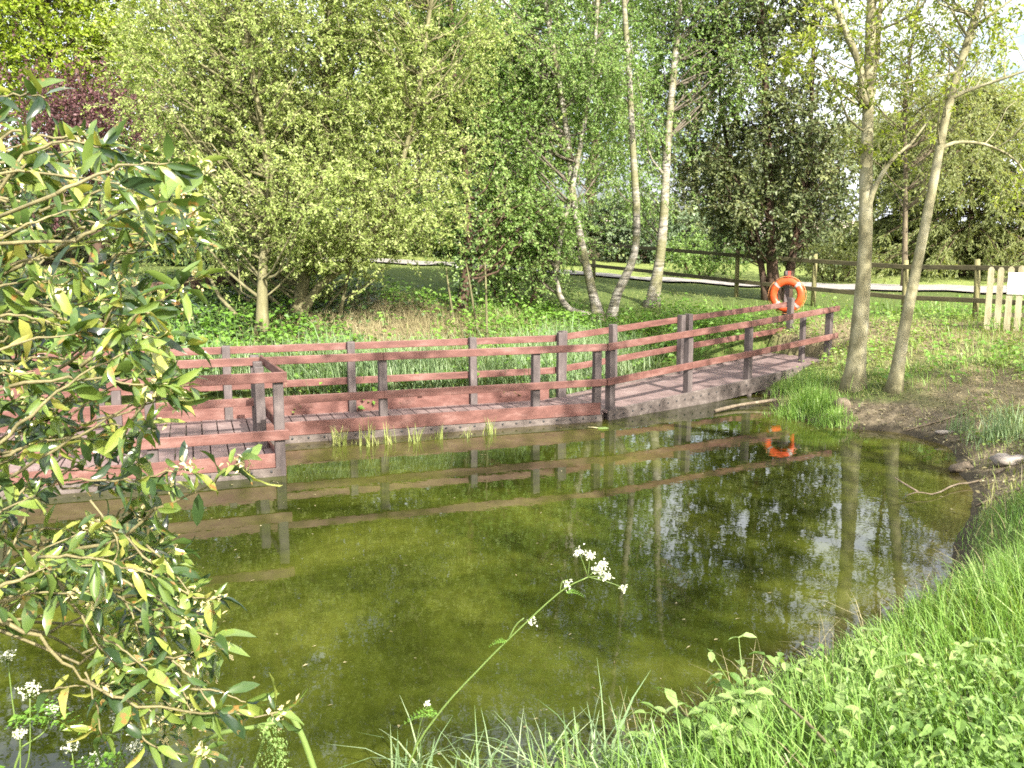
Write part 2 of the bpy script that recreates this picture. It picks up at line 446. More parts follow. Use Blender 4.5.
def water_mat():
    m, nt, N, Lk, out = new_mat('murky_pond_water')
    geo = N.new('ShaderNodeNewGeometry'); pos = geo.outputs['Position']
    n1 = noise(nt, 0.55, 5, 0.6, pos, 0.6); n2 = noise(nt, 5.5, 5, 0.7, pos)
    r1 = ramp(N, [(0.34, (0.010, 0.014, 0.002)), (0.5, (0.026, 0.033, 0.004)), (0.66, (0.054, 0.061, 0.009))]); Lk.new(n1.outputs['Fac'], r1.inputs[0])
    r2 = ramp(N, [(0.35, (0.78, 0.78, 0.78)), (0.65, (1.15, 1.15, 1.1))]); Lk.new(n2.outputs['Fac'], r2.inputs[0])
    c = mixc(nt, 1.0, r1.outputs[0], r2.outputs[0], 'MULTIPLY')
    at_ = N.new('ShaderNodeAttribute'); at_.attribute_name = 'shallow'
    c = mixc(nt, at_.outputs['Fac'], c, (0.05, 0.038, 0.013))
    p = N.new('ShaderNodeBsdfPrincipled'); Lk.new(c, p.inputs['Base Color'])
    p.inputs['Roughness'].default_value = 0.012; p.inputs['IOR'].default_value = 1.38
    p.inputs['Specular IOR Level'].default_value = 0.5
    n3 = noise(nt, 3.0, 3, 0.55, pos); n4 = noise(nt, 16.0, 2, 0.5, pos)
    ad = N.new('ShaderNodeMath'); ad.operation = 'MULTIPLY_ADD'; Lk.new(n4.outputs['Fac'], ad.inputs[0]); ad.inputs[1].default_value = 0.10
    Lk.new(n3.outputs['Fac'], ad.inputs[2])
    b = N.new('ShaderNodeBump'); b.inputs['Strength'].default_value = 0.06; b.inputs['Distance'].default_value = 0.02
    Lk.new(ad.outputs[0], b.inputs['Height']); Lk.new(b.outputs[0], p.inputs['Normal'])
    Lk.new(p.outputs[0], out.inputs[0])
    return m


M['ground'] = ground_mat()
M['water'] = water_mat()

# ------------------------------------------------------------------ boardwalk plan (used by the terrain too)
MD = np.array([0.941, 0.339]); MN = np.array([-0.339, 0.941])          # main run direction and its far side
C0 = np.array([1.36, 12.95]); WID = 1.3
E_END = np.array([6.15, 16.95]); RD = (E_END - C0) / np.linalg.norm(E_END - C0); RN = np.array([-RD[1], RD[0]])
LEFT = C0 - MD * 9.2                                                    # hidden end of the main run
FPOST = C0 - MD * 4.95                                                  # where the viewing platform starts
PCOR = FPOST - MN * 1.70 + MD * .13
PLEFT = PCOR - MD * 3.9
mi = norm((MN + RN)[None])[0]; CB = C0 + mi * WID / float(mi @ MN)        # rear corner on the mitre
E_B = E_END + RN * WID
DZ0 = 0.12


def deck_z(s):           # deck height along the right leg
    return DZ0 + 0.02 + 0.03 * s + 0.0025 * s * s


RL = float(np.linalg.norm(E_END - C0))

# ------------------------------------------------------------------ terrain
SHORE = np.array([(4.5, 15.3), (4.15, 14.0), (4.5, 12.45), (5.3, 12.05), (5.62, 11.2), (5.28, 10.3), (4.9, 9.2), (4.27, 8.0), (3.15, 6.25),
                  (2.26, 5.4), (1.48, 4.75), (0.8, 4.15), (0.2, 3.72), (-0.6, 3.35), (-1.6, 3.1), (-3.0, 3.0), (-5.0, 3.2), (-9.0, 4.0), (-12.5, 7.0),
                  (-11.0, 9.3), (-7.5, 9.2), (-5.0, 9.0), (-3.9, 9.6), (-2.95, 10.5), (-2.7, 11.25), (-1.74, 11.66), (0.33, 12.4), (1.2, 12.95), (1.7, 14.0),
                  (2.6, 15.0), (3.6, 15.8)])


def shore_sd(x, y):
    """signed distance to the waterline: > 0 on land"""
    x = np.asarray(x, float); y = np.asarray(y, float)
    sh = x.shape
    p = np.stack([x.ravel(), y.ravel()], 1)
    d = np.full(len(p), 1e9); inside = np.zeros(len(p), bool)
    n = len(SHORE)
    for i in range(n):
        a, b = SHORE[i], SHORE[(i + 1) % n]
        ab = b - a
        t = np.clip(((p - a) @ ab) / (ab @ ab), 0, 1)
        d = np.minimum(d, np.hypot(*(p - a - t[:, None] * ab).T))
        cr = ((a[1] > p[:, 1]) != (b[1] > p[:, 1]))
        with np.errstate(divide='ignore', invalid='ignore'):
            xi = a[0] + (p[:, 1] - a[1]) * ab[0] / (ab[1] if ab[1] != 0 else 1e-9)
        inside ^= cr & (p[:, 0] < xi)
    d = np.where(inside, -d, d) + 0.09 * fnoise(p[:, 0], p[:, 1], 4.5, 3) * np.exp(-d)
    return d.reshape(sh)


def sstep(a, b, v):
    t = np.clip((np.asarray(v, float) - a) / (b - a), 0, 1)
    return t * t * (3 - 2 * t)


DECKS = [(LEFT, MD, 9.2, MN, WID, lambda s: DZ0 + 0 * s), (C0, RD, RL, RN, WID, deck_z), (PLEFT, MD, 3.9, MN, 1.68, lambda s: DZ0 + 0 * s)]


def ground_h(x, y):
    x = np.asarray(x, float); y = np.asarray(y, float)
    s = shore_sd(x, y)
    far = sstep(13.0, 17.0, y + 0.35 * np.minimum(x, 0) * 0 + np.where(x < 3, 3.0, 0.0) * sstep(3.5, 2.0, x))
    near = 1 - sstep(7.0, 10.0, y)
    Bf = 1.27 + 0.55 * sstep(10, -7, x)
    Bm, Bn = 0.85, 0.95
    B = Bf * far + (1 - far) * (near * Bn + (1 - near) * Bm)
    L = 3.3 * far + (1 - far) * (near * 0.9 + (1 - near) * 2.4)
    flat = far * 1.2 * sstep(4.5, 2.5, x)
    sp = np.maximum(s - flat, 0)
    h = B * (1 - np.exp(-sp / L)) + 0.05 * np.minimum(np.maximum(s, 0), flat) / 1.2
    h = h + 0.035 * fnoise(x, y, 2.2, 1) * np.clip(sp, 0, 1) + 0.02 * fnoise(x, y, 7, 2) * np.clip(sp, 0, 1)
    h = h + 0.10 * sstep(19, 27, y)
    h = h + 0.55 * sstep(31, 46, y + 0.25 * x) + 0.9 * sstep(46, 120, y)
    h = np.where(s < 0, -0.55 * (1 - np.exp(s / 0.8)) - 0.01, h + 0.008)
    for o, d, Ln, nn, wd, zf in DECKS:
        rx, ry = x - o[0], y - o[1]
        a = rx * d[0] + ry * d[1]; b = rx * nn[0] + ry * nn[1]
        m = (a > -0.25) & (a < Ln + 0.05) & (b > -0.2) & (b < wd + 0.2)
        h = np.where(m, np.minimum(h, zf(np.clip(a, 0, Ln)) - 0.13), h)
    return h


def gz(x, y):
    return float(ground_h(np.array([x]), np.array([y]))[0])


def hit(px, py):
    """where the sight line through a pixel meets the ground"""
    d = ray(px, py)
    prev = None
    for t in np.concatenate([np.arange(1.5, 30, 0.04), np.arange(30, 90, 0.25)]):
        p = np.array([0, 0, CAM_Z]) + d * t
        if p[2] < max(gz(p[0], p[1]), 0.0):
            return p
    return p


def axis(lo, hi, step, far_lo, far_hi):
    a = np.arange(lo, hi + 1e-6, step)
    up = [hi]; st = step
    while up[-1] < far_hi: st *= 1.22; up.append(up[-1] + st)
    dn = [lo]; st = step
    while dn[-1] > far_lo: st *= 1.22; dn.append(dn[-1] - st)
    return np.array(dn[:0:-1] + list(a) + up[1:])


xs = axis(-13, 14, 0.14, -320, 320)
ys = np.concatenate([axis(0, 24, 0.13, -60, 24)[:-1], axis(24, 48, 0.3, 24, 420)])
ys = np.unique(np.round(ys, 4))
GX, GY = np.meshgrid(xs, ys)
GZ = ground_h(GX, GY)
SD = shore_sd(GX, GY)
nx, ny = len(xs), len(ys)
gi = np.arange(nx * ny).reshape(ny, nx)
GF = np.stack([gi[:-1, :-1], gi[:-1, 1:], gi[1:, 1:], gi[1:, :-1]], -1).reshape(-1, 4)


def gauss(x, y, cx, cy, rx, ry):
    return np.exp(-((x - cx) / rx) ** 2 - ((y - cy) / ry) ** 2)


def straw_w(x, y):
    w = 1.25 * gauss(x, y, -2.5, 17.0, 2.0, 2.4) + 0.8 * gauss(x, y, 7.6, 12.6, 2.2, 1.5) + 0.75 * gauss(x, y, 6.8, 17.5, 2.2, 2.8) + 0.6 * gauss(x, y, 8.8, 10.5, 2, 1.4) + .45 * gauss(x, y, 10, 17, 3, 2.5)
    return np.clip(w, 0, 1)


def mud_w(x, y):
    s = shore_sd(x, y)
    right = sstep(4.2, 5.0, x) * sstep(7.5, 8.8, y) * sstep(15.5, 13.0, y)
    return np.clip(right * sstep(1.5, 0.25, s) + 0.6 * sstep(0.45, 0.0, s), 0, 1)


def path_y(x):
    return np.interp(x, [-60, -30, -16, -8, -2, 3, 8, 14, 25, 45], [50, 44.5, 40.2, 37, 34, 31, 28.2, 25.6, 21, 14])


def path_hw(x):
    return 1.25 + 0.45 * sstep(3, 9, x)


lawn_w = sstep(-1.0, 1.0, GY - path_y(GX)) * sstep(90, 60, GY)
ground = mesh_obj('ground', np.stack([GX, GY, GZ], -1), GF, M['ground'],
                  vattr={'straw': straw_w(GX, GY).ravel(), 'mud': mud_w(GX, GY).ravel(), 'lawn': lawn_w.ravel(),
                         'wet': sstep(0.28, 0.02, SD).ravel()})
tag(ground, 'earth banks and lawn around the pond', kind='structure')

# path
px_ = np.linspace(-55, 40, 380)
py_ = path_y(px_); k = np.ones(41) / 41
py_ = np.convolve(np.pad(py_, 20, mode='edge'), k, mode='valid')
tg = norm(np.stack([np.gradient(px_), np.gradient(py_)], 1)); nn_ = np.stack([-tg[:, 1], tg[:, 0]], 1)
rows = []
hw = path_hw(px_)
for j, w in enumerate(np.linspace(-1, 1, 9)):
    wob = 0.12 * fnoise(px_, py_ + j, 1.5, 9) if j in (0, 8) else 0
    q = np.stack([px_, py_], 1) + nn_ * (w * hw + wob)[:, None]
    rows.append(np.concatenate([q, (ground_h(q[:, 0], q[:, 1]) + 0.06)[:, None]], 1))
PV = np.stack(rows, 1)
pi_ = np.arange(PV.shape[0] * 9).reshape(-1, 9)
PF = np.stack([pi_[:-1, :-1], pi_[1:, :-1], pi_[1:, 1:], pi_[:-1, 1:]], -1).reshape(-1, 4)
tag(mesh_obj('path', PV, PF, M['path']), 'pale gravel path beyond the fence', kind='structure')

# water: one gently shaded sheet, with its shallow rim as an attribute
wx = np.linspace(-14, 7, 150); wy = np.linspace(2.6, 17, 110)
WX, WY = np.meshgrid(wx, wy)
wi = np.arange(WX.size).reshape(WX.shape)
WF = np.stack([wi[:-1, :-1], wi[:-1, 1:], wi[1:, 1:], wi[1:, :-1]], -1).reshape(-1, 4)
wsd = shore_sd(WX, WY)
keep = (wsd.ravel()[WF] < 0.35).any(1)
tag(mesh_obj('water', np.stack([WX, WY, np.zeros_like(WX)], -1), WF[keep], M['water'],
             vattr={'shallow': (sstep(-0.45, 0.02, wsd) * 0.8).ravel()}), 'murky olive pond water', kind='structure')

# distant pale field on a rise
hx = np.linspace(-200, 260, 60); hy = np.linspace(95, 300, 24)
HX, HY = np.meshgrid(hx, hy)
HZ = -1 + 11.5 * sstep(95, 190, HY) * (0.75 + 0.25 * fnoise(HX, HY, 0.02, 8)) * (0.55 + 0.45 * gauss(HX, HY, 50, 160, 110, 400))
hi_ = np.arange(HX.size).reshape(HX.shape)
HF = np.stack([hi_[:-1, :-1], hi_[:-1, 1:], hi_[1:, 1:], hi_[1:, :-1]], -1).reshape(-1, 4)
tag(mesh_obj('field_hill', np.stack([HX, HY, HZ], -1), HF, M['field']), 'pale bare field rising far beyond the trees', kind='structure')

# ------------------------------------------------------------------ trees
def blob(px, py, Y, rx, rz, ry=None):
    return (at(px, py, Y), np.array([rx, ry if ry else rx, rz]))


def crown_leaves(blobs, n_clump, sig, twigs, lpt, tw_len, droop, ll, lw, shell=0.55, up_bias=0.4, out_bias=0.7, lowcut=None):
    """returns leaves (V,F), twig tubes (V,F), clump centres"""
    vol = np.array([b[1].prod() ** 0.8 for b in blobs]); vol /= vol.sum()
    which = rng.choice(len(blobs), n_clump, p=vol)
    c = np.array([b[0] for b in blobs])[which]; r = np.array([b[1] for b in blobs])[which]
    u = norm(rng.standard_normal((n_clump, 3))) * (rng.uniform(0, 1, (n_clump, 1)) ** (shell * 0.6))
    cc = c + u * r
    size = rng.uniform(0.55, 1.35, n_clump)
    # twigs
    nt = n_clump * twigs
    ci = np.repeat(np.arange(n_clump), twigs)
    out = norm(cc[ci] - c[ci] + 1e-3)
    td = norm(out * out_bias + rng.standard_normal((nt, 3)) * 0.75 + np.array([0, 0, -droop]))
    ts = cc[ci] + rng.standard_normal((nt, 3)) * sig * size[ci][:, None] * np.array([1, 1, 0.75])
    tl = tw_len * rng.uniform(0.5, 1.3, nt)
    te = ts + td * tl[:, None]
    tm = (ts + te) / 2 + rng.standard_normal((nt, 3)) * tl[:, None] * 0.06 + np.array([0, 0, 1]) * (tl * 0.10 * droop)[:, None]
    # leaves
    nl = nt * lpt
    ti = np.repeat(np.arange(nt), lpt)
    f = rng.uniform(0.05, 1.05, nl)[:, None]
    pos = ts[ti] * (1 - f) ** 2 + 2 * tm[ti] * f * (1 - f) + te[ti] * f ** 2
    ld = norm(td[ti] * 0.6 + rng.standard_normal((nl, 3)) * 0.7 + np.array([0, 0, -0.6 * droop]))
    pos = pos + ld * 0.01
    sc = rng.uniform(0.6, 1.25, nl)
    V, F = leaves(pos, ld, ll * sc, lw * sc, up_bias)
    tint = np.clip(0.5 + 0.17 * rng.standard_normal(nl) + 0.11 * rng.standard_normal(n_clump)[ci[ti]], 0, 1)
    tw = tubes(np.stack([ts, tm, te], 1), np.stack([np.full(nt, 0.006), np.full(nt, 0.004), np.full(nt, 0.002)], 1), 3, cap=False)
    return (V, F), tint, tw, cc


def limbs(stems, cc, frac=0.8, rmax=0.05, rise=0.25):
    """curved limbs from the stems to clump centres"""
    pts = np.concatenate([s[0] for s in stems]); rad = np.concatenate([s[1] for s in stems])
    sel = cc[rng.uniform(0, 1, len(cc)) < frac]
    Ps, Rs = [], []
    for c in sel:
        dx = np.linalg.norm(pts[:, :2] - c[:2], axis=1); dz = c[2] - pts[:, 2]
        cost = dx + np.abs(dz - 0.7 * dx) * 0.8 + rng.uniform(0, 0.35, len(pts))
        i = int(np.argmin(cost)); a = pts[i]
        L = np.linalg.norm(c - a)
        m1 = a + (c - a) * 0.35 + np.array([0, 0, -rise * L * 0.12]) + rng.standard_normal(3) * L * 0.05
        m2 = a + (c - a) * 0.7 + np.array([0, 0, rise * L * 0.22]) + rng.standard_normal(3) * L * 0.05
        Ps.append(spline([a, m1, m2, c], 7))
        r0 = min(rad[i] * 0.55, 0.006 + 0.011 * L, rmax)
        Rs.append(np.linspace(r0, 0.005, 7))
    return tubes(np.array(Ps), np.array(Rs), 5, cap=False)


def stem(pts, r0, r1, n=16):
    P = spline(pts, n); t = np.linspace(0, 1, n)
    return (P, (r0 + (r1 - r0) * t ** 0.8) * (1 + 0.75 * np.exp(-t * 24)) * (1 + 0.04 * rng.standard_normal(n)))


def tree(name, label, cat, base, stems, blobs, leafm, barkm, n_clump, sig, twigs, lpt, tw_len, ll, lw, droop=0.3, shell=0.55,
         frac=0.8, group=None, ivy=0, out_bias=0.7, up_bias=0.4, crown_name='crown', rise=0.25, rmax=0.05):
    base = np.asarray(base, float)
    root = empty(name, tuple(base), label, cat, group)
    b = Bag()
    for P, R in stems: b.add(tubes(P[None], R[None], 9))
    LV, tint, tw, cc = crown_leaves(blobs, n_clump, sig, twigs, lpt, tw_len, droop, ll, lw, shell, up_bias, out_bias)
    tro = b.build('trunk', M[barkm], root)
    lb = Bag(); lb.add(limbs(stems, cc, frac, rmax, rise)); lb.add(tw)
    lb.build('limbs', M['birch_twig' if barkm == 'birch_bark' else barkm], root)
    cb = Bag(); cb.add(LV, tint)
    cb.build(crown_name, M[leafm], root, smooth=False)
    if ivy:
        P, R = stems[0]
        i = rng.integers(0, len(P), ivy)
        a = rng.uniform(0, 6.28, ivy)
        rr = (R[i] + rng.uniform(0.0, 0.14, ivy))
        pos = P[i] + np.stack([np.cos(a) * rr, np.sin(a) * rr, rng.uniform(-0.25, 0.25, ivy)], 1)
        d = norm(np.stack([np.cos(a), np.sin(a), rng.normal(-0.6, 0.5, ivy)], 1))
        ib = Bag(); ib.add(leaves(pos, d, rng.uniform(0.05, 0.09, ivy), rng.uniform(0.02, 0.04, ivy)), np.clip(rng.normal(0.5, 0.2, ivy), 0, 1))
        ib.build('ivy', M['ivy'], tro, smooth=False)
    return root


def copy_tree(o, loc, rz, sc, label, group=None):
    c = o.copy(); COL.objects.link(c); c.location = loc; c.rotation_euler = (0, 0, rz); c.scale = sc
    c['label'] = label
    if group: c['group'] = group
    for ch in list(o.children):
        k = ch.copy(); COL.objects.link(k); k.parent = c
    return c


# --- willow (goat willow) left of centre, several stems
wb = [hit(262, 333), hit(298, 316), hit(338, 318)]
Yw = float(wb[1][1])
st = [stem([wb[0] - [0, 0, .1], at(263, 265, wb[0][1] + .2), at(270, 190, wb[0][1] + .5), at(255, 90, wb[0][1] + .8), at(240, 0, wb[0][1] + 1)], 0.10, 0.035),
      stem([wb[1] - [0, 0, .1], at(305, 270, Yw + .1), at(318, 235, Yw + .2), at(325, 130, Yw + .4), at(330, 0, Yw + .6), at(335, -70, Yw + .6)], 0.14, 0.04),
      stem([wb[1] - [0, 0, .1], at(318, 288, Yw - .1), at(345, 265, Yw - .2), at(385, 215, Yw - .3), at(415, 110, Yw - .4), at(430, 10, Yw - .3)], 0.09, 0.03),
      stem([wb[2] - [0, 0, .1], at(346, 285, wb[2][1]), at(352, 255, wb[2][1]), at(365, 170, wb[2][1] + .3)], 0.035, 0.015)]
bl = [blob(305, 70, Yw + .6, 2.2, 2.3), blob(215, 150, Yw + .3, 1.4, 1.7), blob(405, 150, Yw, 1.15, 1.9), blob(320, 195, Yw - .3, 1.9, 1.0),
      blob(340, -50, Yw + .6, 2.2, 1.8), blob(195, 40, Yw + 1, 1.6, 1.9), blob(425, 20, Yw + .4, 1.4, 1.8), blob(280, 235, Yw - .4, 1.2, .55), blob(395, 228, Yw - .5, 1.0, .45), blob(220, 232, Yw - .2, 1.0, .5), blob(340, 250, Yw - .4, .9, .35), blob(165, 215, Yw + .6, .8, .8)]
tree('willow_tree', 'pale yellow-green willow with several leaning stems on the far bank', 'tree', wb[1], st, bl, 'willow', 'willow_bark',
     660, 0.30, 14, 18, 0.42, 0.064, 0.019, droop=0.05, shell=0.6, frac=0.9, rise=0.3)

# --- three-stemmed birch and a single birch
bb = hit(601, 321); Yb = float(bb[1])
st = [stem([bb - [0, 0, .1], at(590, 316, Yb), at(568, 308, Yb), at(557, 285, Yb + .05), at(560, 240, Yb + .1), at(572, 190, Yb + .1), at(588, 100, Yb + .2), at(596, 30, Yb + .3), at(600, -60, Yb + .3)], 0.085, 0.035, 22),
      stem([bb - [0, 0, .1], at(592, 290, Yb + .2), at(582, 245, Yb + .2), at(574, 205, Yb + .25), at(568, 140, Yb + .3), at(556, 65, Yb + .35), at(545, 0, Yb + .4), at(535, -70, Yb + .4)], 0.12, 0.04, 20),
      stem([bb + [.2, 0, -.1], at(617, 295, Yb - .1), at(632, 262, Yb - .1), at(637, 225, Yb - .1), at(633, 150, Yb), at(629, 70, Yb), at(624, 0, Yb), at(620, -90, Yb)], 0.115, 0.045, 20)]
bl = [blob(560, 60, Yb + 1.2, 1.6, 1.8), blob(500, 110, Yb + .7, 1.3, 1.6), blob(600, -40, Yb + 1.3, 1.9, 1.6), blob(480, 20, Yb + .8, 1.4, 1.6),
      blob(520, 190, Yb + .9, 1.2, 1.0), blob(615, 150, Yb + 1.1, 1.0, 1.2), blob(545, 235, Yb + 1.4, 1.2, .6), blob(600, 70, Yb - .1, .45, 1.3), blob(540, 130, Yb, .4, .6)]
tree('birch_tree', 'three-stemmed birch with pale peeling bark and a stem bent like a hook', 'tree', bb, st, bl, 'birch', 'birch_bark',
     430, 0.33, 13, 15, 0.5, 0.062, 0.024, droop=0.55, shell=0.8, frac=0.3, group='birches behind the boardwalk')
b2 = hit(651, 306); Y2 = float(b2[1])
st = [stem([b2 - [0, 0, .1], at(659, 265, Y2), at(664, 215, Y2), at(667, 150, Y2 + .1), at(674, 70, Y2 + .1), at(680, 0, Y2 + .2), at(688, -110, Y2 + .2)], 0.15, 0.05, 20),
      stem([at(664, 175, Y2 + .05), at(648, 150, Y2), at(640, 90, Y2 - .1), at(630, 40, Y2 - .2)], 0.03, 0.012, 10)]
bl = [blob(690, -10, Y2 + 1.1, 1.7, 1.6), blob(655, 80, Y2 + .9, 1.1, 1.3), blob(715, 70, Y2 + .8, .9, 1.2), blob(650, 190, Y2 + 1.2, .8, .8)]
tree('birch_tree', 'single upright birch with mossy mottled trunk right of the three-stemmed birch', 'tree', b2, st, bl, 'birch', 'birch_bark',
     210, 0.33, 13, 14, 0.5, 0.062, 0.024, droop=0.55, shell=0.8, frac=0.35, group='birches behind the boardwalk')

# --- ivy-clad dark tree between willow and birch
ib = hit(459, 312); Yi = float(ib[1])
st = [stem([ib - [0, 0, .1], at(466, 280, Yi), at(468, 240, Yi + .1), at(466, 180, Yi + .2), at(455, 90, Yi + .4), at(450, -10, Yi + .4)], 0.13, 0.05)]
bl = [blob(470, 150, Yi + 1.2, 1.2, 1.6), blob(500, 215, Yi + 1.0, 1.4, .8), blob(440, 60, Yi + 1.6, 1.5, 1.7)]
tree('ivy_clad_tree', 'dark leaning trunk wrapped in ivy between the willow and birches', 'tree', ib, st, bl, 'birch', 'dark_bark',
     190, 0.32, 12, 13, 0.45, 0.078, 0.03, droop=0.2, shell=0.8, frac=0.5, ivy=1500)

# --- dark evergreen (holly) with sky holes
hb = at(776, 283, 22.5); hb[2] = gz(hb[0], hb[1]); Yh = 22.5
st = [stem([hb - [0, 0, .1], at(771, 245, Yh), at(768, 170, Yh), at(765, 80, Yh), at(760, -20, Yh), at(758, -100, Yh)], 0.16, 0.05),
      stem([hb + [.25, 0, -.1], at(795, 240, Yh), at(806, 180, Yh + .2), at(812, 90, Yh + .2), at(815, -30, Yh + .3)], 0.12, 0.04),
      stem([hb + [-.2, 0, -.1], at(752, 215, Yh + .3), at(728, 150, Yh + .4), at(716, 60, Yh + .4)], 0.09, 0.03)]
bl = [blob(740, 60, Yh, 1.5, 1.9), blob(800, 130, Yh - .2, 1.5, 1.9), blob(725, 170, Yh + .2, 1.2, 1.6), blob(770, 215, Yh, 1.8, .9),
      blob(790, 0, Yh, 1.4, 1.6), blob(830, 190, Yh + .3, .8, 1.2), blob(745, -70, Yh, 1.5, 1.4)]
tree('evergreen_tree', 'dark green broadleaf evergreen with bright sky showing through, behind the lifebuoy', 'tree', hb, st, bl, 'holly', 'dark_bark',
     330, 0.28, 12, 12, 0.36, 0.105, 0.034, droop=0.2, shell=0.9, frac=0.85)

# --- two slim trees on the right bank
a1 = hit(853, 389); Y5 = float(a1[1])
st = [stem([a1 - [0, 0, .1], at(860, 320, Y5), at(865, 250, Y5), at(866, 180, Y5 + .05), at(868, 110, Y5 + .1), at(870, 40, Y5 + .1), at(875, -60, Y5 + .2), at(880, -130, Y5 + .2)], 0.138, 0.055, 22),
      stem([at(866, 105, Y5 + .08), at(858, 62, Y5), at(845, 30, Y5 - .1), at(832, -5, Y5 - .1), at(815, -60, Y5 - .2)], 0.065, 0.03, 12),
      stem([at(866, 100, Y5 + .1), at(876, 60, Y5 + .3), at(880, 10, Y5 + .4), at(890, -60, Y5 + .5)], 0.06, 0.03, 12),
      stem([at(866, 212, Y5 + .02), at(876, 185, Y5 - .1), at(892, 160, Y5 - .2), at(912, 142, Y5 - .2), at(930, 118, Y5 - .2)], 0.05, 0.012, 12)]
bl = [blob(905, 60, Y5 + .3, .7, .6), blob(800, 60, Y5 + .2, .6, .8), blob(840, 40, Y5 - .3, .8, .8), blob(885, -60, Y5, 1.6, .8), blob(830, -90, Y5 - .2, 1.4, .9), blob(895, 150, Y5 - .2, .45, .4), blob(862, 110, Y5 - .3, .3, 1.0)]
tree('slim_tree', 'slim straight tree with smooth grey-green trunk forking high up, nearest the boardwalk end', 'tree', a1, st, bl, 'ash', 'ash_bark',
     88, 0.17, 7, 10, 0.28, 0.08, 0.021, droop=0.0, shell=0.9, frac=0.9, group='slim trees on the right bank', rmax=0.025)
a2 = hit(893, 391); Y6 = float(a2[1])
st = [stem([a2 - [0, 0, .1], at(904, 330, Y6), at(918, 260, Y6), at(932, 190, Y6), at(945, 120, Y6), at(962, 60, Y6), at(983, -10, Y6), at(1005, -100, Y6)], 0.092, 0.045, 22),
      stem([at(950, 98, Y6), at(975, 88, Y6 - .1), at(1005, 78, Y6 - .3), at(1050, 62, Y6 - .5)], 0.035, 0.012, 10),
      stem([at(940, 148, Y6), at(960, 142, Y6 + .1), at(990, 146, Y6 + .3), at(1020, 165, Y6 + .4), at(1035, 205, Y6 + .5)], 0.032, 0.010, 12),
      stem([at(958, 72, Y6), at(930, 78, Y6 - .1), at(890, 86, Y6 - .2)], 0.02, 0.008, 8),
      stem([at(970, 30, Y6), at(1000, 8, Y6 - .2), at(1040, -20, Y6 - .3)], 0.03, 0.01, 8)]
bl = [blob(960, 20, Y6 + .3, .9, .6), blob(1010, 200, Y6 + .6, .5, .6), blob(1000, 40, Y6, 1.0, .5), blob(985, -60, Y6, 1.5, .9), blob(940, 105, Y6 - .2, .5, .4), blob(1030, 120, Y6, .7, .7)]
tree('slim_tree', 'slim pale trunk leaning right across the conifers, by the picket fence', 'tree', a2, st, bl, 'ash', 'ash_bark',
     85, 0.17, 7, 9, 0.28, 0.075, 0.020, droop=0.0, shell=0.9, frac=0.9, group='slim trees on the right bank', rmax=0.02)

# --- unseen tree, added outside the frame so its crown dapples the boardwalk
sb0 = np.array([8.6, 3.4, gz(8.6, 3.4)])
st = [stem([sb0 - [0, 0, .1], sb0 + [-.2, 0, 3], sb0 + [-1.0, -.2, 6], sb0 + [-2.2, -.6, 8.6]], .2, .07), stem([sb0 + [-2.0, -.55, 8.0], sb0 + [-4.2, -1.4, 8.5], sb0 + [-6.4, -2.6, 8.7]], .07, .03),
      stem([sb0 + [-.7, -.1, 5], sb0 + [.1, 1, 7], sb0 + [.5, 1.9, 8.2]], .07, .03)]
bl = [(np.array(c), np.array(r)) for c, r in (((3.0, 1.5, 9.4), (1.6, 1.0, .8)), ((5.9, 2.6, 9.5), (1.7, 1.0, .9)), ((9.1, 5.2, 9.2), (1.6, 1.3, 1.2)), ((1.8, -.2, 9.4), (1.3, .8, .7)), ((8.9, 5.9, 11.2), (1.2, 1.0, .9)), ((12.0, 2.6, 9.3), (1.8, 1.6, 1.0)))]
tree('broadleaf_tree', 'tall unseen tree added on the near right bank so its crown shades the boardwalk', 'tree', sb0, st, bl, 'birch', 'ash_bark',
     140, 0.17, 9, 15, 0.30, 0.075, 0.03, droop=.1, shell=.9, frac=.8)

sb0 = np.array([9.6, -3.0, gz(9.6, -3.0)])  # second unseen tree, added to shade the right of the pond
st = [stem([sb0 - [0, 0, .1], sb0 + [-.2, 0, 3], sb0 + [-1.0, .2, 6], sb0 + [-2.6, .8, 8.4]], .22, .07), stem([sb0 + [-.7, .1, 5], sb0 + [-1.6, -1.3, 7.5]], .07, .03)]
bl = [(np.array(c), np.array(r)) for c, r in (((7.3, -1.2, 8.6), (1.2, 1.1, .9)), ((6.5, -2.6, 8.6), (1.1, 1.0, .8)), ((8.2, .3, 8.6), (1.2, 1.2, .9)), ((5.6, -3.2, 8.2), (.9, .8, .6)))]
tree('broadleaf_tree', 'second tall unseen tree added beside the first to shade the right of the pond', 'tree', sb0, st, bl, 'birch', 'ash_bark',
     75, 0.2, 9, 12, 0.32, 0.075, 0.03, droop=.1, shell=.9, frac=.8)

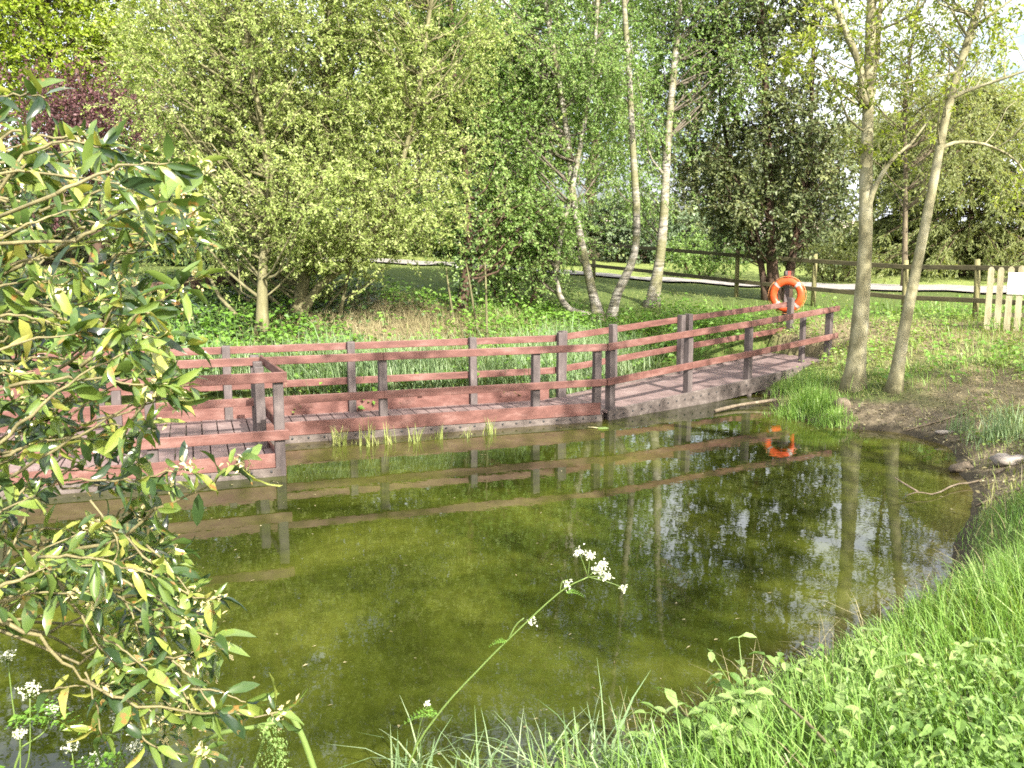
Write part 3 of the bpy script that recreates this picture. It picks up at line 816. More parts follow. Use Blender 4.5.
# --- conifers on the right, behind the fence
def conifer(px, Y, top_py, rad, label, n=190, low=0.6):
    b0 = at(px, 280, Y); b0[2] = gz(b0[0], b0[1])
    top = at(px, top_py, Y)
    hgt = top[2] - b0[2]
    P, R = stem([b0 - [0, 0, .1], b0 + [0, 0, hgt * .5], top], 0.17, 0.02)
    tb, wb_ = Bag(), Bag()
    tb.add(tubes(P[None], R[None], 8))
    zz = b0[2] + low + (hgt - low) * rng.uniform(0, 1, n) ** 1.15
    fr = 1 - (zz - b0[2]) / hgt
    ln = rad * (0.2 + 0.95 * fr ** 0.75) * rng.uniform(0.55, 1.1, n)
    az = rng.uniform(0, 6.28, n)
    d = np.stack([np.cos(az), np.sin(az), np.zeros(n)], 1)
    a = np.stack([np.full(n, b0[0]), np.full(n, b0[1]), zz], 1)
    t = np.linspace(0, 1, 7)[None, :, None]
    BP = a[:, None] + d[:, None] * ln[:, None, None] * t + np.array([0, 0, 1.0]) * (0.10 * ln[:, None, None] * t - 0.42 * ln[:, None, None] * t ** 2)
    BP[:, :, 2] = np.maximum(BP[:, :, 2], b0[2] + .25)
    wb_.add(tubes(BP, np.linspace(0.03, 0.006, 7)[None].repeat(n, 0), 4, cap=False))
    # drooping sprays
    ns = 26
    i = np.repeat(np.arange(n), ns); f = rng.uniform(0.2, 1.0, n * ns)
    pos = a[i] + d[i] * (ln[i] * f)[:, None] + np.array([0, 0, 1.0]) * (ln[i] * (0.10 * f - 0.42 * f * f))[:, None]
    sd = norm(d[i] * 0.8 + rng.standard_normal((n * ns, 3)) * np.array([.7, .7, .3]) + np.array([0, 0, -0.55]))
    m = 9
    ii = np.repeat(np.arange(n * ns), m); g = rng.uniform(0, 0.42, n * ns * m)
    lp = pos[ii] + sd[ii] * g[:, None] - np.array([0, 0, 1.0]) * (g * g * 0.9)[:, None]
    ld = norm(sd[ii] + rng.standard_normal((len(ii), 3)) * 0.5 + np.array([0, 0, -0.5]))
    tint = np.clip(0.5 + 0.14 * rng.standard_normal(len(ii)) + 0.14 * rng.standard_normal(n)[i[ii]], 0, 1)
    root = empty('conifer_tree', tuple(b0), label, 'tree', 'conifers behind the fence')
    tb.build('trunk', M['dark_bark'], root); wb_.build('limbs', M['dark_bark'], root)
    cb = Bag(); cb.add(leaves(lp, ld, rng.uniform(.10, .20, len(ii)), np.full(len(ii), .024)), tint)
    cb.build('crown', M['conifer'], root, smooth=False)
    return root


conifer(965, 33, 75, 3.9, 'broad olive-green conifer with drooping sprays directly behind the leaning slim trunk', 260)
conifer(1085, 31, 95, 3.8, 'drooping conifer cut by the right frame edge, behind the picket fence', 210)
conifer(890, 36.0, 110, 2.3, 'narrow dark conifer seen between the two slim trunks', 130, 1.6)

# --- far and middle background trees
GRP = 'trees and shrubs beyond the path'


def big(px, Y, top_py, rx, label, leafm, n_clump, ll, lw, low_py=250, name='broadleaf_tree', cat='tree', bark='bark', lpt=11, shell=0.75, sig=0.5, droop=0.15, tw=0.6, split=5, group=GRP, tr=1.0):
    b0 = at(px, 280, Y); b0[2] = gz(b0[0], b0[1])
    top, lo = at(px, top_py, Y), at(px, low_py, Y)
    hz = (top[2] - lo[2]) / 2; cz = (top[2] + lo[2]) / 2
    c = np.array([b0[0], Y, cz])
    bl = [(c, np.array([rx * .75, rx * .75, hz * .8]))]
    for k in range(split):
        a = 6.28 * k / split + rng.uniform(-.3, .3)
        bl.append((c + np.array([math.cos(a) * rx * .6, math.sin(a) * rx * .5, rng.uniform(-.6, .6) * hz]), np.array([rx * .5, rx * .5, hz * rng.uniform(.35, .55)])))
    st_ = [stem([b0 - [0, 0, .1], b0 + [rng.uniform(-.2, .2), 0, (c[2] - b0[2]) * .5], c + [rng.uniform(-.4, .4), 0, 0], c + [rng.uniform(-.5, .5), 0, hz * .8]], (0.09 * hz ** .7 + 0.05) * tr, 0.04)]
    return tree(name, label, cat, b0, st_, bl, leafm, bark, n_clump, sig, 10, lpt, tw, ll, lw, droop=droop, shell=shell, frac=0.6, group=group)


big(60, 31, -170, 3.6, 'bright yellow-green maple at the upper left corner', 'maple', 380, .14, .055, 170)
big(98, 25, 52, 1.75, 'purple-leaved tree at the upper left behind the willow', 'copper', 130, .09, .034, 215, name='copper_tree', bark='dark_bark')
big(165, 38, 120, 3.2, 'dark green tree low behind the willow, right of the purple tree', 'holly', 110, .16, .055, 262)
big(20, 30, 150, 2.6, 'dark evergreen behind the near leathery shrub', 'holly', 100, .15, .05, 270)
tA = big(230, 44, -80, 6.5, 'large mid-green tree far behind the willow', 'far', 330, .2, .075, 225, sig=.8, tw=.9)
big(455, 44, -70, 5.0, 'tall green tree far behind the ivy-clad trunk', 'far', 220, .19, .07, 240, sig=.7, tw=.8)
big(590, 46, -50, 4.5, 'tall fresh-green tree far behind the three-stemmed birch', 'birch', 190, .18, .07, 230, sig=.7, tw=.8)
big(690, 50, 30, 4.0, 'dark far tree filling the gap right of the single birch', 'holly', 120, .2, .07, 235, sig=.7, tw=.8)
big(870, 48, 120, 3.6, 'thin grey-green far tree behind the straight slim trunk', 'conifer', 110, .17, .05, 160, sig=.7, tw=.8)
big(985, 46, 70, 3.8, 'olive far tree behind the conifers at the right', 'conifer', 120, .17, .05, 200, sig=.7, tw=.8)
big(930, 43, 40, 4.4, 'airy olive-green tree rising behind the conifers at the upper right', 'conifer', 120, .13, .04, 190, tr=.6, sig=.55, tw=.7, droop=.3)
big(905, 27, -50, 2.3, 'airy olive tree between the two slim trunks, in front of the conifers', 'conifer', 105, .10, .034, 225, sig=.4, tw=.6, tr=.3)
big(770, 52, 125, 4.0, 'grey-green far tree showing through the dark evergreen', 'holly', 120, .2, .07, sig=.7, tw=.8)
big(360, 40, -40, 4.5, 'fresh-green tree beyond the path right of the willow', 'far', 190, .18, .07, sig=.7, tw=.8)
big(525, 36, 20, 3.0, 'small leafy green tree beyond the path left of the birches', 'birch', 150, .14, .055, sig=.5, tw=.7)
big(-60, 38, -230, 6.5, 'large green tree cut by the left frame edge, far behind', 'far', 260, .2, .075, 230, sig=.8, tw=.9)


def shrub(px, Y, top_py, rx, label, leafm, n_clump, ll, lw, name='shrub', group=GRP, py=262):
    b0 = at(px, py, Y); b0[2] = gz(b0[0], b0[1])
    hz = max(at(px, top_py, Y)[2] - b0[2], .5)
    c = b0 + [0, 0, hz * .5]
    bl = [(c, np.array([rx * .8, rx * .7, hz * .5]))] + [(b0 + np.array([math.cos(a) * rx * .6, math.sin(a) * rx * .4, hz * rng.uniform(.3, .6)]), np.array([rx * .5, rx * .5, hz * .38])) for a in (0.3, 1.6, 2.9, 4.1, 5.3)]
    st_ = [stem([b0 + [q * .25, 0, -.1], b0 + [q * .6, 0, hz * .3], c + [q * .9, 0, hz * .2]], 0.05, 0.015, 8) for q in (-1, 0, 1)]
    return tree(name, label, 'shrub', b0, st_, bl, leafm, 'dark_bark', n_clump, .26, 9, 10, .35, ll, lw, droop=.1, shell=.8, frac=.5, group=group, crown_name='foliage')


shrub(625, 41, 190, 2.4, 'silvery green glossy shrub beyond the lawn behind the three-stemmed birch', 'rhodo', 110, .16, .055)
shrub(705, 42, 205, 2.3, 'silvery green glossy shrub beyond the lawn right of the single birch', 'rhodo', 100, .16, .055)
shrub(560, 42, 205, 2.2, 'dark shrub beyond the lawn at the foot of the birch backdrop', 'holly', 90, .15, .05)
shrub(850, 42, 222, 2.8, 'dark hedge-like shrub beyond the lawn behind the straight slim tree', 'holly', 110, .16, .055)
shrub(660, 46, 200, 3.4, 'wide dark shrub behind the silvery ones, beyond the lawn', 'holly', 130, .18, .06)
shrub(980, 35, 225, 2.6, 'olive shrub beyond the lawn behind the picket panel', 'conifer', 90, .15, .045)
shrub(320, 43, 220, 3.0, 'green shrub beyond the path behind the willow stems', 'far', 100, .16, .06)
shrub(110, 36, 215, 3.0, 'dark shrub at the far left beyond the fallen trunk', 'holly', 100, .16, .055)
shrub(790, 43, 228, 3.0, 'dark hedge-like shrub beyond the lawn behind the evergreen', 'holly', 110, .15, .05)
shrub(905, 37, 236, 2.4, 'low green shrub beyond the lawn between the slim trunks', 'conifer', 80, .15, .04)
shrub(480, 40, 215, 2.6, 'green shrub beyond the path behind the ivy-clad trunk', 'far', 90, .15, .055)
shrub(395, 42, 225, 2.4, 'green shrub beyond the path behind the willow', 'far', 80, .15, .055)
shrub(215, 30, 238, 2.0, 'dark shady shrub behind the fallen trunk at the left', 'ivy', 90, .12, .045, py=285)
shrub(515, 20.0, 215, 1.3, 'fresh green leafy shrub on the bank left of the three-stemmed birch', 'birch', 75, .065, .025, group='shrubs on the far bank', py=300)
shrub(700, 33, 228, 1.5, 'low fresh green shrub on the lawn edge right of the single birch', 'birch', 60, .09, .034)
shrub(835, 31, 236, 1.5, 'low olive shrub on the lawn edge behind the boardwalk end', 'conifer', 60, .09, .03)
shrub(300, 17.6, 283, .9, 'small light green shrub at the foot of the willow stems', 'willow', 40, .055, .02, group='shrubs on the far bank', py=312)

# fallen / leaning dark trunk left of the willow
fa, fb = at(150, 292, 17.2), at(330, 268, 19.0)
fa[2] = max(fa[2], gz(fa[0], fa[1]) + .1)
lr = empty('fallen_trunk', tuple(fa), 'dark fallen trunk lying slanted behind the willow stems', 'fallen tree')
b = Bag(); b.add(tube1([fa - [1.5, .6, .15], fa, (fa + fb) / 2 + [0, 0, .06], fb], .2, .12, 16, 9, .05)); b.build('trunk', M['dark_bark'], lr)
b = Bag()
for q in (.3, .55, .8):
    p0 = fa + (fb - fa) * q
    b.add(tube1([p0, p0 + [.2, -.1, .35], p0 + [.25, 0, .8]], .03, .01, 6, 5))
b.build('branch_stub', M['dark_bark'], lr)

# ------------------------------------------------------------------ boardwalk
bw = empty('boardwalk', (float(C0[0]), float(C0[1]), 0.0), 'red-brown boardwalk with post and rail handrails and a viewing platform over the pond', 'boardwalk')


def v3(p, z): return np.array([p[0], p[1], z])


def boards(bag, o, d, Ln, n, wd, zf, w=0.185, gap=0.014, ext=0.03, a0=0.0):
    s = a0
    while s < Ln - 0.02:
        e = min(s + w, Ln)
        z = zf((s + e) / 2) + rng.normal(0, 0.0012)
        dz = (zf(e) - zf(s)) / 2
        c = o + d * (s + e) / 2 + n * wd / 2
        dd = np.array([d[0] * (e - s) / 2, d[1] * (e - s) / 2, dz])
        bag.add(box(v3(c, z - .018), dd, np.array([n[0], n[1], 0]) * (wd / 2 + ext + rng.uniform(-.004, .004)), (0, 0, .018)))
        s = e + gap


main_l = lambda s: DZ0
dk = Bag()
boards(dk, LEFT, MD, 9.2 - 0.02, MN, WID, main_l)
b_ = dk.build('deck', M['deck'], bw, smooth=False); bevel(b_, .004, 1)
dk = Bag(); boards(dk, C0 + RD * .02, RD, RL, RN, WID, deck_z); bevel(dk.build('deck', M['deck'], bw, smooth=False), .004, 1)
# corner infill between the two decks (the wedge on the rear side)
dk = Bag(); wz = DZ0 - .018
wv = [v3(C0 + MN * .02, wz), v3(C0 + RN * WID + RD * .0, wz), v3(CB, wz), v3(C0 + MN * WID, wz)]
dk = Bag(); boards(dk, PLEFT, MD, 3.9, MN, 1.68 - .04, main_l, ext=0.0); bevel(dk.build('deck', M['deck'], bw, smooth=False), .004, 1)

# beams under the deck
bm = Bag()
for (o, d, Ln, n, wd, zf) in DECKS:
    for q in (0.10, wd / 2, wd - .10):
        a, e = o + n * q, o + n * q + d * Ln
        bm.add(plank(v3(a, zf(0) - .105), v3(e, zf(Ln) - .105), .13, .06))
bm.build('beam', M['fascia'], bw, smooth=False)


bolt_me = None


def fascia(a, za, b, zb, h, t, name, mat, nbolt=0, outward=None):
    global bolt_me
    a3, b3 = v3(a, za), v3(b, zb)
    bg = Bag(); bg.add(plank(a3, b3, h, t), .5, 0)
    o = bg.build(name, M[mat], bw, smooth=False)
    bevel(o, .005, 1)
    if nbolt:
        if bolt_me is None:
            bg = Bag(); bg.add(tubes(np.array([[[0, .004, 0], [0, -.006, 0], [0, -.008, 0]]]), np.array([[.016, .016, .010]]), 8))
            bo = bg.build('bolt', M['bolt'], o); bolt_me = bo.data
            for v in bolt_me.vertices: v.co = Vector(v.co) + Vector(bw.location)
            bpy.data.objects.remove(bo)
        for q in (np.arange(nbolt) + .5) / nbolt:
            p = a3 + (b3 - a3) * q + np.array([outward[0], outward[1], 0]) * (t / 2) + [0, 0, h * .15]
            k = bpy.data.objects.new('bolt', bolt_me); COL.objects.link(k); k.parent = o
            k.location = Vector(p) - Vector(bw.location); k.rotation_euler = (0, 0, math.atan2(-outward[0], outward[1]) + math.pi)
    return o


def outset(p, n, k): return p - n * k


# main run, front and rear
fascia(outset(LEFT, MN, .045), DZ0 - .075, outset(C0, MN, .045) - MD * .05, DZ0 - .075, .10, .04, 'fascia_board', 'fascia', 44, -MN)
fascia(outset(FPOST, MN, .048), DZ0 + .07, outset(C0, MN, .048) - MD * .08, DZ0 + .07, .18, .036, 'toe_board', 'rail')
fascia(LEFT + MN * (WID + .048), DZ0 + .08, CB + MN * .048 - MD * .1, DZ0 + .08, .19, .036, 'toe_board', 'rail')
fascia(LEFT + MN * (WID + .045), DZ0 - .075, CB + MN * .045 - MD * .1, DZ0 - .075, .10, .04, 'fascia_board', 'fascia')
# right leg fascia, front with bolts
fascia(outset(C0, RN, .045) + RD * .05, deck_z(0) - .115, outset(C0 + RD * RL * .5, RN, .045), deck_z(RL * .5) - .115, .26, .04, 'fascia_board', 'fascia', 15, -RN)
fascia(outset(C0 + RD * (RL * .5 + .004), RN, .045), deck_z(RL * .5) - .115, outset(E_END, RN, .045), deck_z(RL) - .115, .26, .04, 'fascia_board', 'fascia', 15, -RN)
fascia(CB + RN * .045 + RD * .1, deck_z(0) - .06, E_B + RN * .045, deck_z(RL) - .06, .15, .04, 'fascia_board', 'fascia')
# platform
fascia(outset(PLEFT, MN, .045), DZ0 - .075, outset(PCOR, MN, .045), DZ0 - .075, .10, .04, 'fascia_board', 'fascia', 18, -MN)
fascia(outset(PLEFT, MN, .048), DZ0 + .06, outset(PCOR, MN, .048) - MD * .06, DZ0 + .06, .16, .036, 'toe_board', 'rail')
fascia(PCOR + MD * .045, DZ0 - .03, FPOST + MD * .045 - MN * .1, DZ0 - .03, .17, .036, 'toe_board', 'rail')

PW = .055


def post(p, zt, zb=-.35, ang=MD, w=PW):
    bg = Bag()
    d = np.array([ang[0], ang[1], 0.0]); n = np.array([-ang[1], ang[0], 0.0])
    tilt = rng.normal(0, .006, 2)
    c = v3(p, (zt + zb) / 2)
    bg.add(box(c, d * w, n * w, np.array([tilt[0], tilt[1], (zt - zb) / 2])))
    return bevel(bg.build('post', M['post'], bw, smooth=False), .008, 2)


def rail_run(pts, h, t, name):
    """one rail through pts (3d), boards butted at the joints"""
    for a, b in zip(pts[:-1], pts[1:]):
        a, b = np.asarray(a), np.asarray(b)
        d = norm((b - a)[None])[0]
        bg = Bag(); bg.add(plank(a + d * .0015, b - d * .0015, h, t)); bevel(bg.build(name, M['rail'], bw, smooth=False), .006, 2)


RH, RT = 0.105, 0.035
TOPZ, MIDZ = 1.15 - RH / 2, 0.58
off = PW + RT / 2 + .002
# main run, front: posts sit inside the rail
mf = [FPOST, C0 - MD * 3.30, C0 - MD * 1.09, C0 - MD * .12]
for p in mf[1:]: post(p + MN * .0, 1.10)
post(FPOST, 1.17); post(C0 - MD * 6.6, 1.10); post(C0 - MD * 8.4, 1.10)
fr = lambda p: p - MN * off
for z, nm in ((TOPZ, 'top_rail'), (MIDZ, 'mid_rail')):
    rail_run([v3(fr(LEFT), z), v3(fr(C0 - MD * 3.30), z), v3(fr(C0), z)], RH, RT, nm)
# main run, rear: rail on the far side of the posts
rr = lambda p: p + MN * (WID + off)
for k_ in (.15, 1.62, 3.5, 5.25, 6.9, 8.5): 
    if k_ > 0: post(C0 - MD * k_ + MN * WID, 1.17 if k_ != .15 else 1.20)
post(CB - MD * .02 + RD * .16, 1.22, ang=RD)
cbo = CB + mi * (off / float(mi @ MN))
for z, nm in ((TOPZ, 'top_rail'), (MIDZ, 'mid_rail')):
    rail_run([v3(rr(LEFT), z), v3(rr(C0 - MD * 3.5), z), v3(cbo, z)], RH, RT, nm)
# right leg
def rz(s, zz): return deck_z(s) - DZ0 + zz
frr = lambda s: C0 + RD * s - RN * off
cfo = C0 - mi * (off / float(mi @ MN))
for s in (.13, 1.93, 3.55, RL - .15): post(C0 + RD * s, rz(s, 1.10), ang=RD)
post(C0 + RD * 5.6 + RN * .25, rz(5.6, 1.0), ang=RD, w=.045)
for z, nm in ((TOPZ, 'top_rail'), (MIDZ, 'mid_rail')):
    rail_run([v3(cfo, z), v3(frr(1.93), rz(1.93, z)), v3(frr(3.55), rz(3.55, z)), v3(frr(RL + .05), rz(RL, z))], RH, RT, nm)
rrr = lambda s: C0 + RD * s + RN * (WID + off)
for s in (1.55, 3.32, 3.54, 6.78): post(C0 + RD * s + RN * WID, rz(s, 1.19), ang=RD)
for z, nm in ((TOPZ, 'top_rail'), (MIDZ, 'mid_rail')):
    rail_run([v3(cbo, z), v3(rrr(3.43), rz(3.43, z)), v3(rrr(6.84), rz(6.84, z) - .05)], RH, RT, nm)
# platform
post(PCOR, 1.12); post(FPOST - MN * .78, 1.12); post(FPOST - MN * .45, 1.14); post(PCOR - MD * 1.32, 1.12); post(PCOR - MD * 2.8, 1.12)
fp = lambda p: p - MN * off
for z, nm in ((TOPZ + .02, 'top_rail'), (.47, 'mid_rail')):
    rail_run([v3(fp(PLEFT), z - .02), v3(fp(PCOR - MD * 1.32), z), v3(fp(PCOR + MD * .10), z)], RH + .01, RT, nm)
so = MD * off
rail_run([v3(PCOR + so - MN * .03, TOPZ + .02), v3(FPOST + so - MN * .12, TOPZ + .03)], RH, RT, 'top_rail')
rail_run([v3(PCOR + so - MN * .03, .47), v3(FPOST + so - MN * .12, .5)], RH, RT, 'mid_rail')

# ------------------------------------------------------------------ lifebuoy and its stand
lc = at(787, 295, 18.75)
st_ = empty('lifebuoy_stand', (float(lc[0] + .03), float(lc[1] + .14), gz(lc[0], lc[1] + .14)), 'short dark post carrying the lifebuoy at the boardwalk end', 'post')
gz0 = gz(lc[0], lc[1])
b = Bag(); b.add(box((lc[0] + .03, lc[1] + .16, (gz0 - .2 + lc[2] + .5) / 2), (.055, 0, 0), (0, .055, 0), (0, 0, (lc[2] + .5 - gz0 + .2) / 2)))
bevel(b.build('post', M['post'], st_, smooth=False), .008)
b = Bag(); b.add(box((lc[0] + .03, lc[1] + .06, lc[2] + .36), (.03, 0, 0), (0, .05, 0), (0, 0, .02))); b.add(box((lc[0] + .03, lc[1] + .005, lc[2] + .42), (.03, 0, 0), (0, .012, 0), (0, 0, .08)))
b.build('hook', M['redpaint'], st_, smooth=False)
lb_ = empty('lifebuoy', tuple(lc), 'orange lifebuoy with four white bands hung at the boardwalk end', 'lifebuoy')
yaw = math.radians(-30)
ex, ez = np.array([math.cos(yaw), math.sin(yaw), 0]), np.array([0, 0, 1.0])
ey = np.array([-math.sin(yaw), math.cos(yaw), 0])


def torus(R, r0, a0, a1, n, segs, flat=.75):
    A = np.linspace(a0, a1, n); Bq = np.linspace(0, 2 * np.pi, segs, endpoint=False)
    V = []
    for a in A:
        cd = ex * math.cos(a) + ez * math.sin(a)
        for q in Bq: V.append(lc + cd * (R + r0 * math.cos(q)) + ey * r0 * flat * math.sin(q))
    idx = np.arange(n * segs).reshape(n, segs)
    a_, b2_ = idx[:-1], np.roll(idx[:-1], -1, 1); c_, d_ = idx[1:], np.roll(idx[1:], -1, 1)
    return np.array(V), np.stack([a_, b2_, d_, c_], -1).reshape(-1, 4)


b = Bag(); b.add(torus(.285, .078, 0, 2 * math.pi, 49, 14)); b.build('ring', M['orange'], lb_)
for k_ in range(4):
    a = math.pi / 4 + k_ * math.pi / 2
    b = Bag(); b.add(torus(.285, .081, a - .09, a + .09, 7, 14)); b.build('reflective_band', M['band'], lb_)
b = Bag()
for k_ in range(4):
    A = np.linspace(math.pi / 4 + k_ * math.pi / 2, math.pi / 4 + (k_ + 1) * math.pi / 2, 9)
    P = np.array([lc + (ex * math.cos(q) + ez * math.sin(q)) * (.382 + .012 * math.sin((i / 8) * math.pi)) for i, q in enumerate(A)])
    b.add(tubes(P[None], np.full((1, 9), .008), 5))
b.build('grab_rope', M['rope'], lb_)

# ------------------------------------------------------------------ post and rail fence, picket panel, notice
FP = [(9.5, 18.2), (8.6, 19.5), (7.25, 21.4), (5.87, 23.3), (4.2, 25.65), (2.56, 28.0), (.6, 30.2), (10.6, 16.6)]
order = [7, 0, 1, 2, 3, 4, 5, 6]
fr_ = empty('post_and_rail_fence', (5.87, 23.3, gz(5.87, 23.3)), 'weathered post and rail fence with two dark rails along the near side of the path', 'fence')
tops = {}
for i in order:
    x, y = FP[i]; g = gz(x, y); hgt = 1.22 + rng.uniform(-.03, .06)
    tops[i] = g
    b = Bag(); P = np.array([[x, y, g - .2], [x, y, g + hgt * .5], [x + rng.normal(0, .02), y, g + hgt]]); b.add(tubes(P[None], np.array([[.062, .06, .055]]), 8)); b.build('post', M['fence'], fr_)
for i, j in zip(order[:-1], order[1:]):
    for hh in (1.08, .42):
        a = np.array([*FP[i], tops[i] + hh]); c = np.array([*FP[j], tops[j] + hh])
        d = norm((c - a)[None])[0]; sh_ = np.cross(d, [0, 0, 1.0]) * -.085
        b = Bag(); b.add(plank(a + sh_ + d * .003, c + sh_ - d * .003, .10, .045)); bevel(b.build('rail', M['fence_rail'], fr_, smooth=False), .006, 1)

pa, pb = np.array([8.98, 16.85]), np.array([10.1, 16.15])
pf = empty('picket_fence', (float(pa[0]), float(pa[1]), gz(*pa)), 'pale wooden picket panel with pointed tops at the right edge', 'fence')
pd = (pb - pa) / np.linalg.norm(pb - pa); pn = np.array([pd[1], -pd[0]])
for i in range(8):
    q = pa + pd * (.05 + i * .165); g = gz(*q); hgt = 1.2 + rng.normal(0, .012); w, t = .052, .011
    d3, n3 = np.array([pd[0], pd[1], 0]), np.array([pn[0], pn[1], 0])
    c = v3(q, g)
    prof = [(-w, -.05), (w, -.05), (w, hgt - .05), (w * .55, hgt - .012), (0, hgt), (-w * .55, hgt - .012), (-w, hgt - .05)]
    f_ = [c + d3 * x + np.array([0, 0, z]) + n3 * t for x, z in prof]; k_ = [c + d3 * x + np.array([0, 0, z]) - n3 * t for x, z in prof]
    V = np.array(f_ + k_); Fq = [(0, 1, 2, 6), (6, 2, 3, 5), (5, 3, 4, 4), (13, 9, 8, 7), (12, 10, 9, 13), (11, 10, 12, 12)]
    Fq = [(0, 1, 2, 6), (6, 2, 3, 5), (7, 13, 9, 8), (13, 12, 10, 9)] + [(j, j + 7, (j + 1) % 7 + 7, (j + 1) % 7) for j in range(7)]
    V = np.vstack([V, (V[5] + V[3]) / 2, (V[12] + V[10]) / 2])
    Fq += [(5, 14, 3, 4), (12, 11, 10, 15)]
    b = Bag(); b.add((V, np.array(Fq))); b.build('picket', M['picket'], pf, smooth=False)
for hh in (.3, .95):
    b = Bag(); b.add(plank(v3(pa - pn * .04, gz(*pa) + hh), v3(pb - pn * .04, gz(*pb) + hh), .08, .04)); b.build('rail', M['picket'], pf, smooth=False)
nq = pa + pd * (.05 + 2.6 * .165) + pn * .028
no = Bag(); no.add(plank(v3(nq - pd * .14, gz(*nq) + .89), v3(nq + pd * .14, gz(*nq) + .89), .40, .008))
tag(no.build('notice_sheet', M['paper'], origin=tuple(v3(nq, gz(*nq) + .89)), smooth=False), 'blank white notice sheet fixed to the picket panel', 'notice')

# ------------------------------------------------------------------ ground vegetation
def scatter(n, x0, x1, y0, y1, dens, margin=.72):
    x = rng.uniform(x0, x1, n); y = rng.uniform(y0, y1, n)
    keep = (np.abs(x) < y * margin + .8)
    x, y = x[keep], y[keep]
    s = shore_sd(x, y)
    p = dens(x, y, s)
    k_ = (rng.uniform(0, 1, len(x)) < p)
    for o, d, Ln, nn, wd, zf in DECKS:
        rx, ry = x - o[0], y - o[1]
        a = rx * d[0] + ry * d[1]; bb_ = rx * nn[0] + ry * nn[1]
        k_ &= ~((a > -.1) & (a < Ln + .1) & (bb_ > -.12) & (bb_ < wd + .12))
    x, y = x[k_], y[k_]
    return np.stack([x, y, np.maximum(ground_h(x, y), -.03)], 1)


def patchy(x, y, s, seed): return np.clip(.5 + .9 * fnoise(x, y, s, seed), 0, 1)


def grass_obj(name, label, pts, h0, h1, wd, mat, bend=.5, tall=None):
    n = len(pts)
    h = rng.uniform(h0, h1, n) * (.65 + .6 * patchy(pts[:, 0], pts[:, 1], 2.5, 77))
    if name == 'near_bank_grass': h *= .32 + .68 * sstep(.15, 1.3, shore_sd(pts[:, 0], pts[:, 1]))
    az = 2.6 + 1.6 * fnoise(pts[:, 0], pts[:, 1], 2.0, 55) * 2 + rng.normal(0, 1.2, n)
    V = blades(pts - [0, 0, .02], h, rng.uniform(.6, 1.2, n) * wd, h * rng.uniform(0, .25, n), h * np.abs(rng.normal(bend * .6, bend * .5, n)), az)
    tint = np.repeat(np.clip(.5 + .2 * rng.standard_normal(n) + .25 * fnoise(pts[:, 0], pts[:, 1], 1.7, 31), 0, 1), 3)
    b = Bag(); b.add(V, tint)
    return tag(b.build(name, mat, smooth=False), label, name.replace('_', ' ').split(' ')[-1], kind='stuff')


def herb_obj(name, label, pts, h, ll, lw, mat, per=7, spread=.1):
    n = len(pts)
    i = np.repeat(np.arange(n), per)
    hh = h * (.35 + .9 * patchy(pts[:, 0], pts[:, 1], 1.9, 13))
    pos = pts[i] + rng.standard_normal((n * per, 3)) * [spread, spread, 0] + np.stack([np.zeros(n * per)] * 2 + [rng.uniform(.05, 1, n * per) * hh[i]], 1)
    a = rng.uniform(0, 6.28, n * per)
    d = norm(np.stack([np.cos(a), np.sin(a), rng.normal(-.05, .35, n * per)], 1))
    sc = rng.uniform(.6, 1.3, n * per)
    tint = np.clip(.5 + .17 * rng.standard_normal(n * per) + .22 * fnoise(pts[i, 0], pts[i, 1], 1.4, 21), 0, 1)
    b = Bag(); b.add(leaves(pos, d, ll * sc, lw * sc, .9), tint)
    return tag(b.build(name, mat, smooth=False), label, 'plants', kind='stuff')


# near bank
p = scatter(110000, -1.6, 7.5, 2.0, 9.0, lambda x, y, s: (s > .02) * np.clip(.30 + .7 * sstep(.15, .6, s), 0, 1) * sstep(9, 7.2, y) * (.6 + .4 * sstep(3.1, 4.1, y + .25 * (x - 1))) * (.4 + .6 * patchy(x, y, 2, 4)))
grass_obj('near_bank_grass', 'long bright green grass on the near bank', p, .12, .40, .010, M['grass'], .6)
p = scatter(9000, -1.5, 5.5, 2.0, 6.5, lambda x, y, s: (s > .0) * (.15 + .85 * patchy(x, y, 2.2, 14)) * sstep(4.0, 2.9, y + .45 * (x - 1)) * np.where(rng.uniform(0, 1, len(x)) < .03, 3, 1))
per = 9; n = len(p) * per; ii = np.repeat(np.arange(len(p)), per)
hh = .27 * (.35 + .9 * patchy(p[:, 0], p[:, 1], 2.6, 13)) * (.4 + .6 * sstep(.1, .9, shore_sd(p[:, 0], p[:, 1])))
pos = p[ii] + np.stack([rng.normal(0, .05, n), rng.normal(0, .05, n), rng.uniform(.05, 1, n) * hh[ii]], 1)
a = rng.uniform(0, 6.28, n); sz = rng.uniform(.012, .05, n)
b = Bag()
b.add(big_leaves(pos, np.stack([np.cos(a), np.sin(a), rng.normal(-.1, .45, n)], 1), rng.normal(0, .45, (n, 3)) + [0, 0, 1] + SUN_V * .3, sz, sz * rng.uniform(.16, .34, n), .35, .4, (.1, .9, 1.0, .55, .02)),
      np.repeat(np.clip(rng.normal(.5, .2, n) + .25 * fnoise(pos[:, 0], pos[:, 1], 3.5, 19), 0, 1), 8))
tag(b.build('near_bank_herbs', M['nettle'], smooth=False), 'low broad-leaved plants among the near grass', 'plants', kind='stuff')
p = scatter(9000, -1.6, 7.5, 2.0, 9.0, lambda x, y, s: (s > .05) * sstep(9, 7.2, y) * .5 * patchy(x, y, 3, 24))
grass_obj('near_dead_stems', 'dead straw-coloured stems among the near grass', p, .12, .34, .006, M['dry'], .9)
